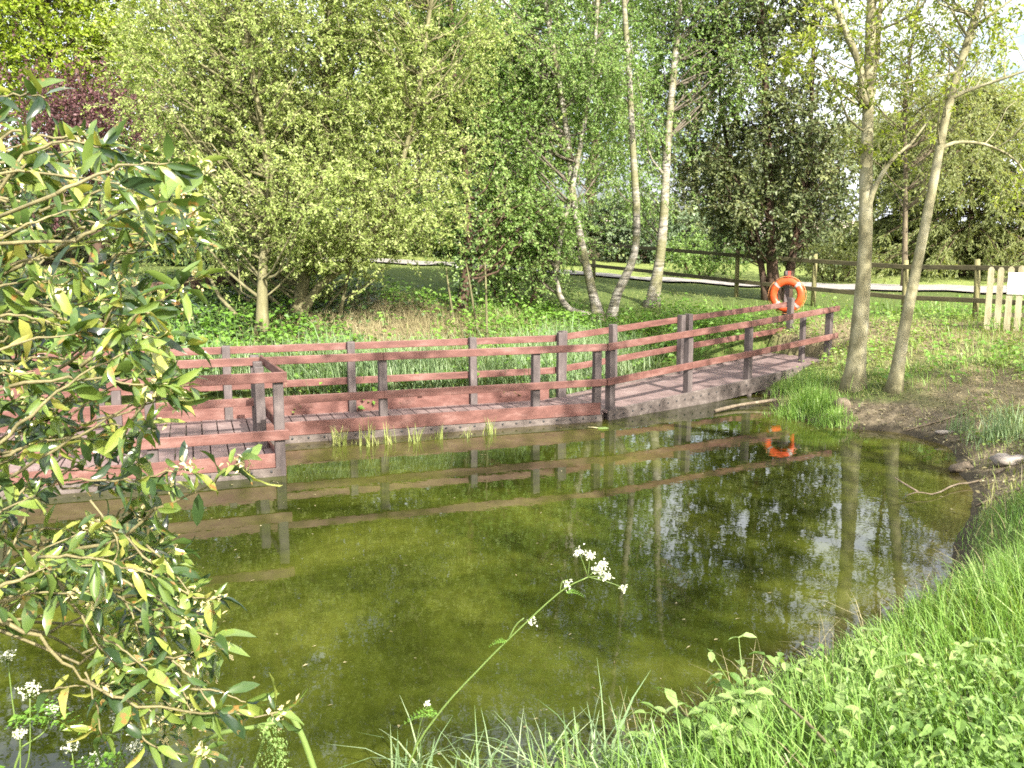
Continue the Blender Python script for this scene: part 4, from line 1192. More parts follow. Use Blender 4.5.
# right bank
p = scatter(90000, 4.0, 16, 7.2, 19, lambda x, y, s: (s > .12) * np.clip(.12 + .9 * patchy(x, y, 1.5, 5) - .45 * mud_w(x, y) - .5 * straw_w(x, y), 0.03, 1) * .6)
grass_obj('right_bank_grass', 'short patchy grass on the right bank', p, .05, .15, .012, M['grass_dry'], .6)
p = scatter(16000, 4.0, 16, 9, 19, lambda x, y, s: (s > .3) * np.clip(1.5 * patchy(x, y, 1.3, 6) - .55 - .6 * mud_w(x, y), 0, 1) * .55)
herb_obj('right_bank_herbs', 'low leafy plants on the right bank', p, .14, .065, .022, M['herb_pale'], 7, .09)
p = scatter(60000, 4.0, 16, 8, 19, lambda x, y, s: (s > .1) * np.clip(.25 + straw_w(x, y) + .5 * mud_w(x, y), 0, 1) * .30)
grass_obj('dry_bank_grass', 'dry flattened straw on the right bank', p, .04, .12, .010, M['dry'], 1.6)
# far bank
shade_w = lambda x, y: gauss(x, y, -6.6, 17.8, 2.1, 2.6)  # tree shade on the left bank, laid as dark leaf cover
p = scatter(50000, -12, 0, 13, 23, lambda x, y, s: sstep(1.5, 2.5, s) * np.clip(1.4 * shade_w(x, y), 0, 1) * .8)
herb_obj('shade_leaf_cover', 'dark leaf cover standing for tree shade on the bank under the willow', p, .16, .10, .04, M['ivy'], 7, .12)
green_far = lambda x, y, s: sstep(.9, 2.2, s) * np.clip(1 - .95 * straw_w(x, y), 0.03, 1)
p = scatter(60000, -16, 12, 12.5, 32, lambda x, y, s: green_far(x, y, s) * (.35 + .65 * patchy(x, y, 1.1, 7)) * sstep(.0, 1.2, path_y(x) - 1.6 - y) * np.where(x > 4.8, .25, .8) * sstep(21.5, 18.5, y - .25 * np.minimum(x, 0)) * (1 - .8 * shade_w(x, y)) * .62)
herb_obj('far_bank_herbs', 'dense nettles and leafy plants on the far bank', p, .38, .10, .034, M['herb'], 7, .12)
p = scatter(110000, -16, 12, 12.5, 34, lambda x, y, s: green_far(x, y, s) * sstep(-.3, 1, path_y(x) - 1.3 - y) * sstep(22, 19, y - .25 * np.minimum(x, 0)) * .6)
grass_obj('far_bank_grass', 'green grass on the far bank', p, .10, .34, .014, M['grass'], .5)
p = scatter(120000, -18, 18, 17, 38, lambda x, y, s: sstep(1.25, 1.7, (path_y(x) - y) / path_hw(x)) * sstep(18.5, 20.5, y - .25 * np.minimum(x, 0)) * (.3 + .7 * patchy(x, y, 1.2, 41)) * .9)
grass_obj('bank_top_grass', 'short yellowish grass on the bank top by the fence', p, .02, .06, .022, M['grass_dry'], .4)
p = scatter(90000, -9, 3.0, 12, 20, lambda x, y, s: (s > .2) * np.clip(.06 + straw_w(x, y), 0, 1) * .6)
grass_obj('dry_far_grass', 'dry straw and dead stems on the far bank', p, .05, .26, .010, M['dry'], 1.1)
# sedges right behind the boardwalk
sedge_band = lambda x, y, s: sstep(.8, 1.35, s) * sstep(3.1, 1.9, s) * sstep(3.2, 1.6, x) * (.3 + .7 * patchy(x, y, 2.3, 8))
p = scatter(60000, -9, 3.2, 11, 18, sedge_band)
grass_obj('sedge_bed', 'blue-green sedges standing behind the boardwalk', p, .40, .82, .015, M['sedge'], .5)
# verge and lawn
p = scatter(60000, -14, 22, 22, 42, lambda x, y, s: sstep(1.25, 1.6, np.abs(y - path_y(x)) / path_hw(x)) * sstep(7, 1.5, np.abs(y - path_y(x))) * .8, .66)
grass_obj('verge_grass', 'short bright grass along the path', p, .02, .05, .03, M['grass_dry'], .4)


p = scatter(26000, 4.0, 15, 7.5, 19, lambda x, y, s: (s > .05) * (.25 + .75 * np.clip(mud_w(x, y) + straw_w(x, y), 0, 1)) * .6)
n = len(p); a = rng.uniform(0, 6.28, n)
b = Bag(); b.add(leaves(p + [0, 0, .012], norm(np.stack([np.cos(a), np.sin(a), rng.normal(0.05, .25, n)], 1)), rng.uniform(.02, .08, n), rng.uniform(.004, .022, n), 1.5, .2, 0), rng.uniform(0, 1, n))
tag(b.build('leaf_litter', M['dry'], smooth=False), 'dead leaves and twig bits littering the right bank', 'leaf litter', kind='stuff')


# individual clumps standing in the water in front of the boardwalk
def clump(name, label, p, n, h0, h1, wd, mat, spread, group=None, bend=.25, cat='reed clump'):
    p = np.asarray(p, float)
    pts = p + rng.standard_normal((n, 3)) * [spread, spread, 0]
    if spread > .09: pts[:, 2] = np.maximum(ground_h(pts[:, 0], pts[:, 1]), -.04)
    h = rng.uniform(h0, h1, n) * np.exp(-((pts - p)[:, :2] ** 2).sum(1) / (2.5 * spread) ** 2)
    b = Bag(); b.add(blades(pts, h, np.full(n, wd) * rng.uniform(.7, 1.2, n), h * rng.uniform(0, .22, n), h * np.abs(rng.normal(0, bend, n))), np.repeat(np.clip(rng.normal(.55, .2, n), 0, 1), 3))
    return tag(b.build(name, M[mat], origin=tuple(p), smooth=False), label, cat, group)


for (px, py, n, hh, lab) in [(292, 436, 26, .22, 'green reed tuft in the water just right of the platform corner'),
                             (340, 440, 16, .30, 'widest reed tuft in front of the toe board, left of the slim clump'),
                             (367, 441, 12, .34, 'slim reed clump left of the first boardwalk post'),
                             (390, 438, 12, .28, 'reed clump hard against the first boardwalk post'),
                             (415, 437, 10, .26, 'tall reed clump between the first and second boardwalk posts'),
                             (440, 434, 10, .22, 'short pale reed clump midway along the toe board'),
                             (489, 429, 12, .28, 'rightmost reed clump, before the second boardwalk post'),
                             (467, 432, 6, .16, 'thin reed sprig beside the rightmost reed clump')]:
    q = onz(px, py + 7, -.03); clump('reed_clump', lab, q, n * 2, hh * .6, hh * 1.5, .018, 'grass_dry', .06, 'reeds in front of the boardwalk')
for (px, py, n, hh, sp, lab) in [(808, 412, 900, .46, .24, 'dense green grass tussock at the waterline below the straight slim tree'),
                                 (832, 424, 350, .26, .16, 'lower grass tussock spilling into the water beside the dense tussock'),
                                 (1000, 440, 220, .55, .20, 'tall blue-green rush tussock at the right edge behind the pale stone'),
                                 (963, 432, 60, .40, .11, 'small rush tussock left of the tall one on the right bank'),
                                 (800, 388, 420, .38, .30, 'grass tussock beside the end of the boardwalk deck')]:
    q = hit(px, py); clump('grass_tussock', lab, q, n, hh * .5, hh * 1.15, .012, 'grass' if px < 900 else 'sedge', sp, 'tussocks on the right bank', .4, 'tussock')
# arching blades at the bottom centre
for i, (px, n, hh, lab) in enumerate([(418, 26, .40, 'leftmost arching grass clump at the bottom edge, around the flower stem'), (478, 24, .36, 'arching grass clump at the bottom edge right of the flower stem foot'),
                                      (545, 26, .40, 'arching grass clump at the bottom edge under the white umbel'), (600, 40, .38, 'tallest blue-green blade clump at the bottom centre'),
                                      (650, 26, .26, 'arching grass clump at the bottom edge beside the leafy plants')]):
    q = hit(px, 795)
    clump('arching_grass', lab, q, int(n * 1.8), hh * .6, hh * 1.35, .013, 'sedge', .085, 'arching grass at the bottom edge', .8, 'grass clump')

# leafy plants near the camera
def leafy_plant(p, h, label, n_st=3, leaf=.07, pairs=6):
    p = np.asarray(p, float)
    root = empty('leafy_plant', tuple(p), label, 'plant', 'leafy plants on the near bank')
    sb, fb_ = Bag(), Bag()
    for _ in range(n_st):
        a = rng.uniform(0, 6.28); ln = h * rng.uniform(.75, 1.15)
        tip = p + np.array([math.cos(a) * ln * .38, math.sin(a) * ln * .38, ln])
        P = spline([p, p + np.array([math.cos(a) * ln * .1, math.sin(a) * ln * .1, ln * .5]), tip], 9)
        sb.add(tubes(P[None], np.linspace(.0045, .002, 9)[None], 5))
        pos, dd = [], []
        for k_ in range(pairs):
            t = .25 + .75 * k_ / (pairs - 1); c = P[min(int(t * 8), 8)]
            az = k_ * 1.57 + a
            for s_ in (0, math.pi):
                pos.append(c); dd.append([math.cos(az + s_), math.sin(az + s_), rng.uniform(-.25, .25)])
        pos, dd = np.array(pos), norm(np.array(dd)); n = len(pos)
        nr = rng.normal(0, .25, (n, 3)) + [0, 0, 1]
        sz = leaf * rng.uniform(.6, 1.2, n)
        fb_.add(big_leaves(pos, dd, nr, sz, sz * .27, .3, .3), np.repeat(np.clip(rng.normal(.6, .2, n), 0, 1), 8))
    sb.build('stem', M['stem'], root); fb_.build('foliage', M['nettle'], root, smooth=False)


for (px, py, h, ns, lf, lab) in [(745, 745, .33, 7, .065, 'tall leafy plant with rounded leaves left of the dry stick, at the water edge'),
                                 (795, 705, .26, 6, .06, 'leafy plant just above the dry stick'), (690, 765, .30, 4, .07, 'leafy plant in the bottom row at the left end of the green bank'),
                                 (640, 775, .24, 4, .06, 'small leafy plant at the bottom edge beside the arching grass'), (860, 690, .26, 4, .06, 'leafy plant on the bank right of the dry stick top'),
                                 (720, 785, .28, 4, .07, 'leafy plant at the bottom edge under the dry stick foot'), (905, 745, .26, 5, .06, 'leafy plant amid grass near the bottom right'),
                                 (975, 700, .24, 4, .06, 'leafy plant amid long grass by the right edge'), (835, 760, .26, 5, .065, 'leafy plant at the bottom edge right of the dry stick'),
                                 (560, 790, .18, 4, .05, 'tiny leafy plant at the bottom edge beneath the umbel'), (1000, 760, .24, 4, .06, 'leafy plant in the bottom right corner')]:
    d = ray(px, py); q = None
    for t in np.arange(1.6, 7, .01):
        q = np.array([0, 0, CAM_Z]) + d * t
        if q[2] < gz(q[0], q[1]): break
    q[2] = max(gz(q[0], q[1]), 0)
    leafy_plant(q, h, lab, ns, lf)

# ------------------------------------------------------------------ cow parsley
def umbel(bag_s, bag_f, p, d, r, n=9, fl=26, pr=.004):
    """umbrella of rays with small florets; p base, d axis"""
    d = norm(np.asarray(d, float)[None])[0]
    a = norm(np.cross(d, [0.3, 1, .2])[None])[0]; b2_ = np.cross(d, a)
    tips = []
    for k_ in range(n):
        th = 2.4 * k_; rad = r * math.sqrt((k_ + .5) / n)
        tip = p + (a * math.cos(th) + b2_ * math.sin(th)) * rad + d * (r * 1.05 - rad * .35)
        bag_s.add(tubes(np.array([[p, (p + tip) / 2 + d * r * .08, tip]]), np.array([[.0012, .001, .0008]]), 4), .8)
        tips.append(tip)
    tips = np.array(tips)
    i = np.repeat(np.arange(n), fl)
    pos = tips[i] + rng.standard_normal((n * fl, 3)) * r * .12
    dd = norm(rng.standard_normal((n * fl, 3)) + d * .6)
    bag_f.add(leaves(pos, dd, np.full(n * fl, pr * 2.2), np.full(n * fl, pr), .6), rng.uniform(0, 1, n * fl))


def fern_leaf(bag, p, d, L, drop=.4, n=9):
    d = norm(np.asarray(d, float)[None])[0]; side = norm(np.cross(d, [0, 0, 1.0])[None])[0]
    pos, dd, ll = [], [], []
    for k_ in range(n):
        t = .15 + .85 * k_ / n; c = p + d * L * t - np.array([0, 0, drop * L * t * t])
        for s_ in (-1, 1):
            ln = L * .42 * (1 - t * .8)
            for m in range(5):
                u = (m + .4) / 5; q = c + side * s_ * ln * u + d * ln * u * .35
                for s2 in (-1, 1):
                    pos.append(q); dd.append(side * s_ * .6 + d * s2 * .8 + rng.normal(0, .2, 3)); ll.append(ln * .30 * (1.1 - u))
    pos, dd = np.array(pos), norm(np.array(dd))
    ll = np.array(ll)
    bag.add(leaves(pos, dd, ll, ll * .3, 1.2), np.clip(rng.normal(.5, .15, len(ll)), 0, 1))


Yc = 2.75
g0 = onz(398, 790, .45); 
cp = empty('cow_parsley', (float(at(405, 790, Yc)[0]), Yc, gz(float(at(405, 790, Yc)[0]), Yc)), 'single leaning cow parsley stem with a white umbel over the water', 'wildflower', 'cow parsley by the water')
sb, fb_, lb2 = Bag(), Bag(), Bag()
base_p = np.array([at(395, 790, Yc)[0], Yc, gz(float(at(395, 790, Yc)[0]), Yc)])
main = [base_p, at(410, 762, Yc), at(440, 712, Yc), at(480, 668, Yc), at(513, 635, Yc), at(560, 592, Yc), at(588, 577, Yc)]
sb.add(tube1(main, .0042, .0019, 24, 7))
sb.add(tube1([at(508, 640, Yc), at(516, 625, Yc), at(524, 618, Yc)], .003, .0018, 6, 5))
sb.add(tube1([at(560, 592, Yc), at(562, 582, Yc), at(568, 580, Yc)], .002, .0015, 6, 5))
for tx, ty in ((579, 552), (590, 556), (598, 570), (606, 577), (603, 565)):
    e = at(tx, ty, Yc + rng.normal(0, .01)); sb.add(tube1([at(588, 577, Yc), (at(588, 577, Yc) + e) / 2 + [0, 0, .002], e], .0014, .001, 5, 4))
    n = 85; pos = e + rng.standard_normal((n, 3)) * [.0085, .0085, .0055]; fb_.add(leaves(pos, norm(rng.standard_normal((n, 3)) + [0, -.3, .7]), np.full(n, .0075), np.full(n, .0032), .6), rng.uniform(0, 1, n))
for tx, ty, s_ in ((624, 588, .005), (567, 584, .008), (531, 622, .006), (427, 704, .004)):
    e = at(tx, ty, Yc); n = 24; pos = e + rng.standard_normal((n, 3)) * s_; fb_.add(leaves(pos, norm(rng.standard_normal((n, 3)) + [0, -.3, .5]), np.full(n, .010), np.full(n, .004), .6), rng.uniform(0, .6, n))
sb.add(tube1([at(588, 577, Yc), at(608, 582, Yc), at(624, 588, Yc)], .0016, .001, 6, 4))
sb.add(tube1([at(415, 755, Yc), at(420, 725, Yc), at(427, 706, Yc)], .0016, .001, 6, 4))
for (px, py, dx) in ((440, 712, -1), (508, 641, -1), (565, 592, .7)):
    fern_leaf(lb2, at(px, py, Yc), (dx, -.2, .25), .07 if px > 450 else .13, .5)
sb.build('stem', M['stem'], cp); fb_.build('flower_head', M['petal'], cp, smooth=False); lb2.build('leaf', M['herb'], cp, smooth=False)


def parsley(px, py, Y, heads, label):
    bx = float(at(px, py, Y)[0]); p0 = np.array([bx, Y, gz(bx, Y)])
    r_ = empty('cow_parsley', tuple(p0), label, 'wildflower', 'cow parsley by the water')
    s1, f1, l1 = Bag(), Bag(), Bag()
    ends = [at(hx_, hy_, Y + rng.uniform(-.06, .06)) for hx_, hy_, rr_ in heads]
    nodes = [np.mean(ends, axis=0) - [.05, 0, .20], np.mean(ends, axis=0) - [.02, 0, .10]]
    s1.add(tube1([p0, (p0 + nodes[0]) / 2 + [-.05, .02, 0], nodes[0], nodes[1]], .0045, .0024, 14, 6))
    for q_, (e, (hx_, hy_, rr_)) in enumerate(zip(ends, heads)):
        a_ = nodes[q_ % 2]; m = (a_ + e) / 2 + (e - a_) * [.25, .25, -.12]
        s1.add(tube1([a_, m, e], .0022, .0013, 9, 5)); umbel(s1, f1, e, norm((e - m)[None])[0] + [0, -.3, .5], rr_, 11, 6, .0026)
    for k_ in range(5): fern_leaf(l1, p0 + [0, 0, .3 + .12 * k_], (rng.uniform(-1, 1), rng.uniform(-1, .4), .3), .2)
    s1.build('stem', M['stem'], r_); f1.build('flower_head', M['petal'], r_, smooth=False); l1.build('leaf', M['herb'], r_, smooth=False)


parsley(20, 830, 1.75, [(30, 698, .024), (8, 662, .018), (20, 738, .014), (50, 715, .016)], 'cow parsley with cream umbels in the bottom left corner')
parsley(110, 850, 1.8, [(72, 752, .02), (122, 725, .022), (95, 765, .02), (135, 752, .018)], 'cow parsley with cream umbels under the shrub, right of the corner one')

# bent pale hollow stalk with a ferny leaf
Yk = 1.75
bs = empty('bent_stalk', tuple(at(335, 820, Yk)), 'pale thick bent stalk with a ferny leaf at the bottom edge', 'plant')
b = Bag(); b.add(tube1([at(335, 830, Yk), at(316, 775, Yk), at(303, 738, Yk), at(291, 716, Yk), at(281, 713, Yk), at(276, 722, Yk)], .0075, .005, 20, 8)); b.add(tube1([at(200, 742, Yk + .05), at(225, 732, Yk), at(250, 728, Yk), at(276, 722, Yk)], .005, .005, 8, 7))
b.add(tube1([at(268, 725, Yk), at(262, 745, Yk), at(252, 775, Yk)], .004, .004, 6, 6)); b.build('stem', M['stem'], bs)
b = Bag(); fern_leaf(b, at(262, 715, Yk), (.35, -.1, -.6), .13, .3); fern_leaf(b, at(272, 735, Yk), (.1, -.1, -.8), .12, .1); b.build('leaf', M['nettle'], bs, smooth=False)

# ------------------------------------------------------------------ near leathery shrub
def in_poly(px, py, poly):
    c = False; n = len(poly)
    for i in range(n):
        (x1, y1), (x2, y2) = poly[i], poly[(i + 1) % n]
        if (y1 > py) != (y2 > py) and px < x1 + (py - y1) * (x2 - x1) / (y2 - y1): c = not c
    return c


SIL = [(-130, 80), (0, 105), (60, 128), (110, 138), (140, 152), (178, 165), (212, 172), (205, 215), (190, 250), (205, 275), (185, 310), (160, 335), (165, 365),
       (172, 395), (150, 430), (170, 450), (200, 455), (215, 480), (195, 530), (175, 560), (215, 585), (235, 600), (215, 640), (150, 625), (90, 600), (40, 590), (-130, 600)]
rootp = np.array([-1.55, 1.35, gz(-1.55, 1.35)])
sh = empty('leathery_shrub', tuple(rootp), 'glossy leathery-leaved shrub filling the left foreground', 'shrub')
br, lf, bd = Bag(), Bag(), Bag()
LP, LD, LN, LL, LT = [], [], [], [], []


def leafed(P, n, spread=1.0, rosette=5, lmin=.030, lmax=.072, tint0=.44, start=.15):
    """alternate leaves along a branch polyline plus a rosette at its tip"""
    K = len(P)
    for k_ in range(n + rosette):
        t = rng.uniform(start, 1) if k_ < n else rng.uniform(.95, 1)
        i = min(int(t * (K - 1)), K - 2); f = t * (K - 1) - i
        c = P[i] * (1 - f) + P[i + 1] * f; tg_ = norm((P[i + 1] - P[i])[None])[0]
        d = norm((tg_ * rng.uniform(.2, .9) + rng.standard_normal(3) * .75 * spread + [0, 0, -.12])[None])[0]
        LP.append(c + d * .006); LD.append(d); LN.append(norm((rng.standard_normal(3) * .8 + [.2, -.4, .6])[None])[0])
        LL.append(rng.uniform(lmin, lmax)); LT.append(np.clip(rng.normal(tint0, .24), 0, .86))


def shoot(ctrl, r0, r1, n, **kw):
    P = spline(ctrl, 12); P[1:-1] += rng.standard_normal((10, 3)) * .010 * min(np.linalg.norm(P[-1] - P[0]), .4)
    br.add(tubes(P[None], np.linspace(r0, r1, 12)[None], 6))
    leafed(P, n, **kw)
    return P


# main stems rising from the root, outside the left frame edge
mains = []
for (px, py, Y) in [(-70, 130, 1.7), (-40, 190, 2.0), (-70, 250, 1.5), (-30, 330, 2.1), (-60, 440, 1.6), (-50, 560, 1.45), (-30, 620, 1.7)]:
    e = at(px, py, Y); mains.append(e)
    br.add(tube1([rootp - [0, 0, .1], rootp + (e - rootp) * [.25, .3, .5], e], .014, .006, 14, 7, .04))
# shoots seen clearly in the photograph
seen = [([(-50, 300, 1.75), (30, 262, 1.7), (100, 222, 1.68), (150, 195, 1.66), (200, 168, 1.64)], .006, 26), ([(-40, 110, 1.9), (10, 95, 1.85), (45, 98, 1.8)], .005, 8),
        ([(-40, 400, 1.7), (60, 370, 1.65), (100, 330, 1.6), (118, 298, 1.58), (125, 278, 1.57)], .005, 22), ([(60, 560, 1.7), (119, 535, 1.66), (165, 508, 1.63), (201, 489, 1.6), (242, 462, 1.58)], .0055, 22),
        ([(-30, 612, 1.5), (20, 628, 1.5), (55, 655, 1.52), (84, 680, 1.55), (110, 690, 1.55)], .0065, 3), ([(-40, 598, 1.45), (10, 583, 1.45), (45, 568, 1.47)], .0075, 3),
        ([(50, 575, 1.6), (78, 610, 1.58), (98, 645, 1.57), (118, 666, 1.56)], .004, 14), ([(84, 680, 1.55), (120, 698, 1.53), (170, 708, 1.52), (225, 713, 1.5), (278, 712, 1.5)], .0045, 22),
        ([(118, 666, 1.56), (150, 660, 1.55), (190, 655, 1.55)], .003, 12), ([(110, 690, 1.55), (135, 730, 1.53), (165, 750, 1.5), (205, 752, 1.5)], .003, 10),
        ([(95, 520, 1.6), (150, 560, 1.58), (180, 590, 1.57), (215, 600, 1.55)], .0035, 16), ([(70, 480, 1.6), (130, 480, 1.58), (185, 468, 1.56)], .0035, 16),
        ([(90, 500, 1.5), (118, 540, 1.5), (110, 575, 1.5)], .003, 14), ([(40, 300, 2.1), (110, 260, 2.1), (165, 240, 2.1), (200, 225, 2.1)], .004, 22),
        ([(60, 360, 1.9), (110, 310, 1.9), (155, 290, 1.9), (200, 278, 1.9)], .004, 20), ([(70, 400, 1.9), (120, 370, 1.9), (160, 352, 1.9), (186, 345, 1.9)], .004, 18),
        ([(60, 430, 1.8), (110, 415, 1.8), (160, 395, 1.8), (190, 385, 1.8)], .004, 18), ([(85, 672, 1.55), (95, 700, 1.55), (102, 735, 1.55)], .003, 8)]
tips = []
for pts, r0, n in seen:
    r0 *= .75; P = shoot([at(*q) for q in pts], r0, .0014, n, rosette=6); tips.append(P[-1])
    e = pts[0]
    m = min(mains, key=lambda q: np.linalg.norm(q - P[0]))
    if pts[0][0] < 0: br.add(tube1([m, (m + P[0]) / 2 + [0, 0, .02], P[0]], r0 * 1.0, r0 * .9, 6, 6))
# many more shoots through the shrub's volume
cnt = 0
while cnt < 245:
    px, py = rng.uniform(-120, 240), rng.uniform(70, 640)
    if not in_poly(px, py, SIL): continue
    Y = rng.uniform(1.4, 2.6)
    e = at(px, py, Y)
    ln = rng.uniform(.16, .38); back = np.array([-ln * rng.uniform(.5, 1), rng.uniform(-.1, .12), -ln * rng.uniform(-.15, .6)])
    a = e + back
    shoot([a, a + (e - a) * .5 + [0, 0, .015], e], .0035, .0013, rng.integers(8, 14), rosette=6, tint0=.30 if Y > 1.95 else .42)  # shoots deeper in the shrub get darker leaves for its inner shade
    tips.append(e); cnt += 1
    if rng.uniform() < .35:
        m = min(mains, key=lambda q: np.linalg.norm(q - a)); br.add(tube1([m, (m + a) / 2 + rng.normal(0, .03, 3), a], .004, .003, 8, 5))
LOW = [(60, 590), (225, 590), (262, 685), (240, 730), (150, 748), (95, 700)]
cnt = 0
while cnt < 24:
    px, py = rng.uniform(60, 265), rng.uniform(585, 750)
    if not in_poly(px, py, LOW): continue
    e = at(px, py, rng.uniform(1.45, 1.75)); cnt += 1
    a = e + np.array([-rng.uniform(.05, .13), rng.uniform(-.05, .08), rng.uniform(-.03, .10)])
    shoot([a, a + (e - a) * .5 + [0, 0, .008], e], .0024, .0012, rng.integers(3, 7), rosette=4, tint0=.36); tips.append(e)
LP, LD, LN, LL, LT = map(np.array, (LP, LD, LN, LL, LT))
lf.add(big_leaves(LP, LD, LN, LL, LL * rng.uniform(.10, .19, len(LL)), .34, .5, (.06, .78, 1.0, .66, .02), .2), np.repeat(LT, 8))
tp = np.array(tips); i = rng.choice(len(tp), int(len(tp) * .5), replace=False)
n = 16; ii = np.repeat(i, n)
pos = tp[ii] + rng.standard_normal((len(ii), 3)) * [.012, .012, .010]
bd.add(leaves(pos, norm(rng.standard_normal((len(ii), 3)) + [0, -.2, .4]), rng.uniform(.008, .018, len(ii)), rng.uniform(.002, .005, len(ii)), .4), rng.uniform(0, 1, len(ii)))
br.build('branches', M['twig'], sh); lf.build('foliage', M['bush'], sh, smooth=True); bd.build('buds', M['bud'], sh, smooth=False)

# ------------------------------------------------------------------ stones, stump, sticks, floating bits
def rock(p, r, name, label, cat, mat, seed):
    r_ = np.random.default_rng(seed)
    nu, nv = 16, 10
    u = np.linspace(0, 2 * np.pi, nu, endpoint=False); v = np.linspace(.02, np.pi - .02, nv)
    U, Vv = np.meshgrid(u, v)
    k_ = 1 + .45 * fnoise(np.cos(U) * np.sin(Vv) * 3 + seed, np.sin(U) * np.sin(Vv) * 3 + np.cos(Vv) * 4, 1.3, seed) + .05 * r_.standard_normal(U.shape)
    V = np.stack([np.cos(U) * np.sin(Vv) * r[0] * k_, np.sin(U) * np.sin(Vv) * r[1] * k_, np.cos(Vv) * r[2] * k_], -1) + np.asarray(p)
    idx = np.arange(nu * nv).reshape(nv, nu)
    F = np.stack([idx[:-1], idx[1:], np.roll(idx[1:], -1, 1), np.roll(idx[:-1], -1, 1)], -1).reshape(-1, 4)
    b = Bag(); b.add((V, F))
    return tag(b.build(name, M[mat], origin=tuple(np.asarray(p, float))), label, cat)


q = hit(842, 408); rock(q + [0, 0, .0], (.19, .11, .15), 'root_stump', 'pale broken root stump at the foot of the straight slim tree', 'stump', 'deadwood', 3)
q = hit(1010, 464); rock(q + [0, 0, .04], (.22, .13, .08), 'stone', 'pale flat stone on the mud at the right edge', 'stone', 'stone', 5)
q = hit(945, 434); rock(q + [0, 0, .02], (.13, .06, .035), 'stone', 'small whitish stone at the right shoreline below the rushes', 'stone', 'stone', 8)
q = hit(963, 470); rock(q + [0, 0, .02], (.16, .10, .06), 'stone', 'dark flat stone on the mud left of the pale one', 'stone', 'deadwood', 9)
q = hit(827, 420); rock(q + [0, 0, .06], (.05, .04, .045), 'stone', 'small pale stone by the grass tussock at the waterline', 'stone', 'stone', 12)


def stick(pts, r0, r1, label, name='stick', mat='deadwood', forks=()):
    P = [np.asarray(p, float) for p in pts]
    root = empty(name, tuple(P[0]), label, 'stick', 'dead sticks on the bank')
    b = Bag(); b.add(tube1(P, r0, r1, 12, 6, .06))
    for f_ in forks: b.add(tube1(f_, r1, r1 * .5, 8, 5))
    b.build('branch', M[mat], root)


A_, B_ = at(780, 699, 2.95), at(842, 760, 2.5)
stick([A_, (A_ + B_) / 2 + [0, 0, .01], B_], .0045, .006, 'straight dry grey stick slanting through the near plants', mat='twig')
w = [onz(905, 496, .01), onz(918, 492, .05), onz(935, 494, .03), hit(955, 489) + [0, 0, .05], hit(978, 483) + [0, 0, .02], hit(1010, 470) + [0, 0, .04]]
stick(w, .005, .012, 'crooked dead branch reaching from the mud into the water', forks=([w[1], w[1] + [-.1, .12, .06], w[1] + [-.16, .2, .1]],))
w = [onz(975, 506, .04), hit(1000, 498) + [0, 0, .03], hit(1030, 488) + [0, 0, .03]]
stick(w, .010, .014, 'short pale dead branch lying on the mud nearest the camera')
w = [onz(715, 411, .03), onz(740, 405, .05), onz(775, 400, .1)]
stick(w, .028, .03, 'low log lying at the water edge under the boardwalk')
w = [hit(905, 432) + [0, 0, .02], hit(935, 425) + [0, 0, .04], hit(965, 415) + [0, 0, .03]]
stick(w, .010, .014, 'thin dead branch along the muddy right shoreline')
for (pts, lab) in (([(318, 312, 16.6), (345, 285, 16.8), (358, 262, 17)], 'thin leaning sapling right of the willow stems'), ([(455, 315, 17), (449, 290, 17), (446, 268, 17)], 'thin sapling left of the ivy-clad trunk'),
                   ([(478, 312, 17), (470, 285, 17), (466, 262, 17)], 'thin sapling crossing the ivy-clad trunk'), ([(487, 318, 16.5), (486, 290, 16.5), (485, 262, 16.6)], 'thin upright sapling right of the ivy-clad trunk')):
    P = [at(*q) for q in pts]; P[0][2] = gz(P[0][0], P[0][1]) - .05
    root = empty('sapling', tuple(P[0]), lab, 'sapling', 'saplings on the far bank')
    b = Bag(); b.add(tube1(P, .028, .012, 10, 6)); b.build('trunk', M['willow_bark'], root)
    n = 60; c = P[-1] + rng.standard_normal((n, 3)) * [.25, .2, .22]; b = Bag(); b.add(leaves(c, norm(rng.standard_normal((n, 3))), rng.uniform(.05, .08, n), rng.uniform(.018, .028, n)), rng.uniform(.3, .9, n)); b.build('crown', M['birch'], root, smooth=False)

# water lily leaf and floating litter
q = onz(603, 428, .012); a = np.linspace(.25, 2 * np.pi - .1, 13)
V = np.vstack([[q], q + np.stack([np.cos(a) * .085, np.sin(a) * .075, rng.normal(0, .003, 13)], 1)])
F = [(0, i, i + 1, i + 2) for i in range(1, 12, 2)]
b = Bag(); b.add((V, np.array(F)), .7); tag(b.build('floating_leaf', M['nettle'], origin=tuple(q), smooth=False), 'small round green leaf floating below the boardwalk corner posts', 'leaf')
q = onz(588, 427, .012); b = Bag(); b.add(big_leaves(np.array([q]), np.array([[1, -.5, 0.02]]), np.array([[0, 0, 1.0]]), [.16], [.03], .02, .1), .9)
tag(b.build('floating_leaf', M['bud'], origin=tuple(q), smooth=False), 'pale dead leaf floating left of the green floating leaf', 'leaf')
n = 2200; x = rng.uniform(-7, 5.5, n); y = 3.5 + rng.uniform(0, 1, n) ** 1.3 * 10; s = shore_sd(x, y)
k_ = (s < -.05) & (rng.uniform(0, 1, n) < .25 + .7 * np.exp(s / .5)); x, y = x[k_], y[k_]; n = len(x)
a = rng.uniform(0, 6.28, n); b = Bag()
b.add(leaves(np.stack([x, y, np.full(n, .006)], 1), np.stack([np.cos(a), np.sin(a), np.full(n, .02)], 1), rng.uniform(.006, .05, n) , rng.uniform(.002, .009, n), 9.0, .05), rng.uniform(0, 1, n))
tag(b.build('floating_litter', M['dry'], smooth=False), 'scattered bud scales and dead leaf bits floating on the pond', 'litter', kind='stuff')

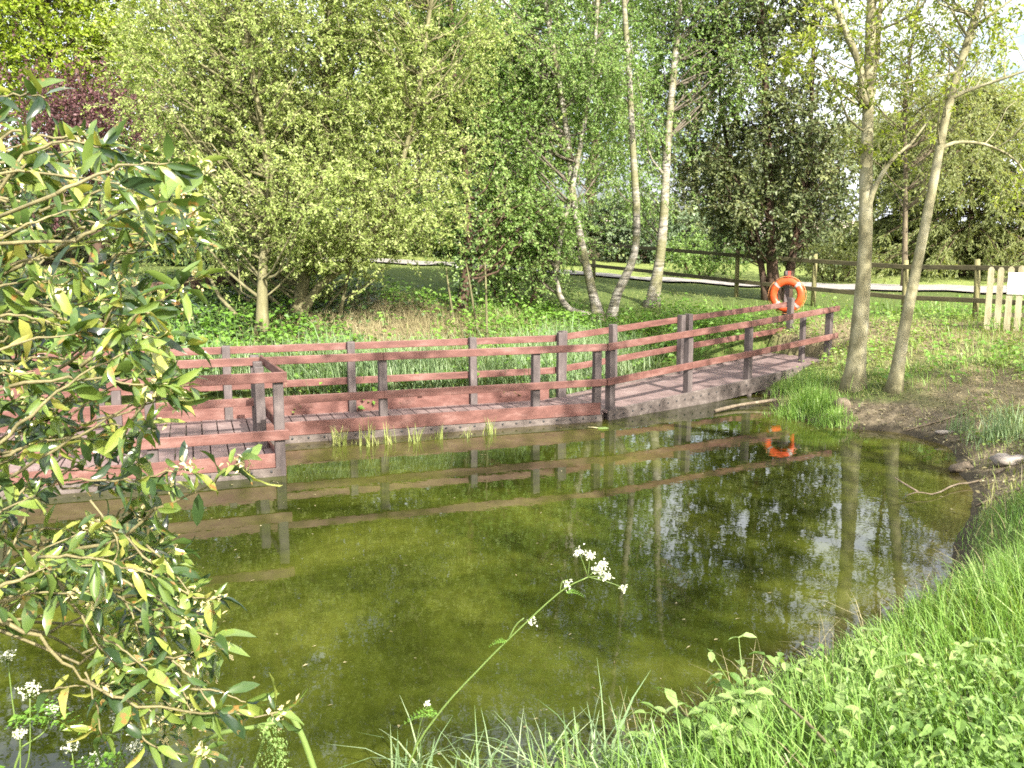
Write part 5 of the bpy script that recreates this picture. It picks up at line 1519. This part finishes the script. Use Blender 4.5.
# ------------------------------------------------------------------ light
S = Vector((math.sin(SUN_AZ) * math.cos(SUN_EL), -math.cos(SUN_AZ) * math.cos(SUN_EL), math.sin(SUN_EL)))
sl = bpy.data.lights.new('sun', 'SUN'); sl.energy = 5.0; sl.angle = math.radians(0.53); sl.color = (1.0, 0.95, 0.85)
so_ = bpy.data.objects.new('sun', sl); COL.objects.link(so_); so_.rotation_euler = S.to_track_quat('Z', 'Y').to_euler()
so_.location = (5, -8, 12)
wd_ = bpy.data.worlds.new('World'); SC.world = wd_; wd_.use_nodes = True
nt = wd_.node_tree; nt.nodes.clear()
sky = nt.nodes.new('ShaderNodeTexSky'); sky.sky_type = 'NISHITA'; sky.sun_disc = False
sky.sun_elevation = SUN_EL; sky.sun_rotation = math.atan2(S.x, S.y); sky.air_density = 1.0; sky.dust_density = 6.0; sky.ozone_density = 1.0
bg = nt.nodes.new('ShaderNodeBackground'); bg.inputs['Strength'].default_value = 0.15
ow = nt.nodes.new('ShaderNodeOutputWorld')
tcw = nt.nodes.new('ShaderNodeTexCoord'); mpw = nt.nodes.new('ShaderNodeMapping'); mpw.inputs['Scale'].default_value = (1.0, 1.0, 2.6)
nt.links.new(tcw.outputs['Generated'], mpw.inputs['Vector'])
cn = noise(nt, 2.3, 8, 0.6, mpw.outputs[0], 0.4)
cr = ramp(nt.nodes, [(0.40, (0, 0, 0)), (0.54, (1, 1, 1))]); nt.links.new(cn.outputs['Fac'], cr.inputs[0])
cc_ = mixc(nt, cr.outputs[0], sky.outputs[0], (4.9, 5.1, 5.5))
nt.links.new(cc_, bg.inputs[0]); nt.links.new(bg.outputs[0], ow.inputs[0])

SC.view_settings.view_transform = 'Standard'; SC.view_settings.look = 'None'
SC.view_settings.exposure = 1.62; SC.view_settings.gamma = 1.0; SC.view_settings.use_curve_mapping = False
SC.render.engine = 'CYCLES'
cy = SC.cycles
cy.max_bounces = 8; cy.diffuse_bounces = 5; cy.glossy_bounces = 3; cy.transmission_bounces = 4; cy.transparent_max_bounces = 8
cy.use_denoising = False
cy.filter_width = 1.7
cy.sample_clamp_indirect = 6.0
cy.caustics_reflective = False; cy.caustics_refractive = False
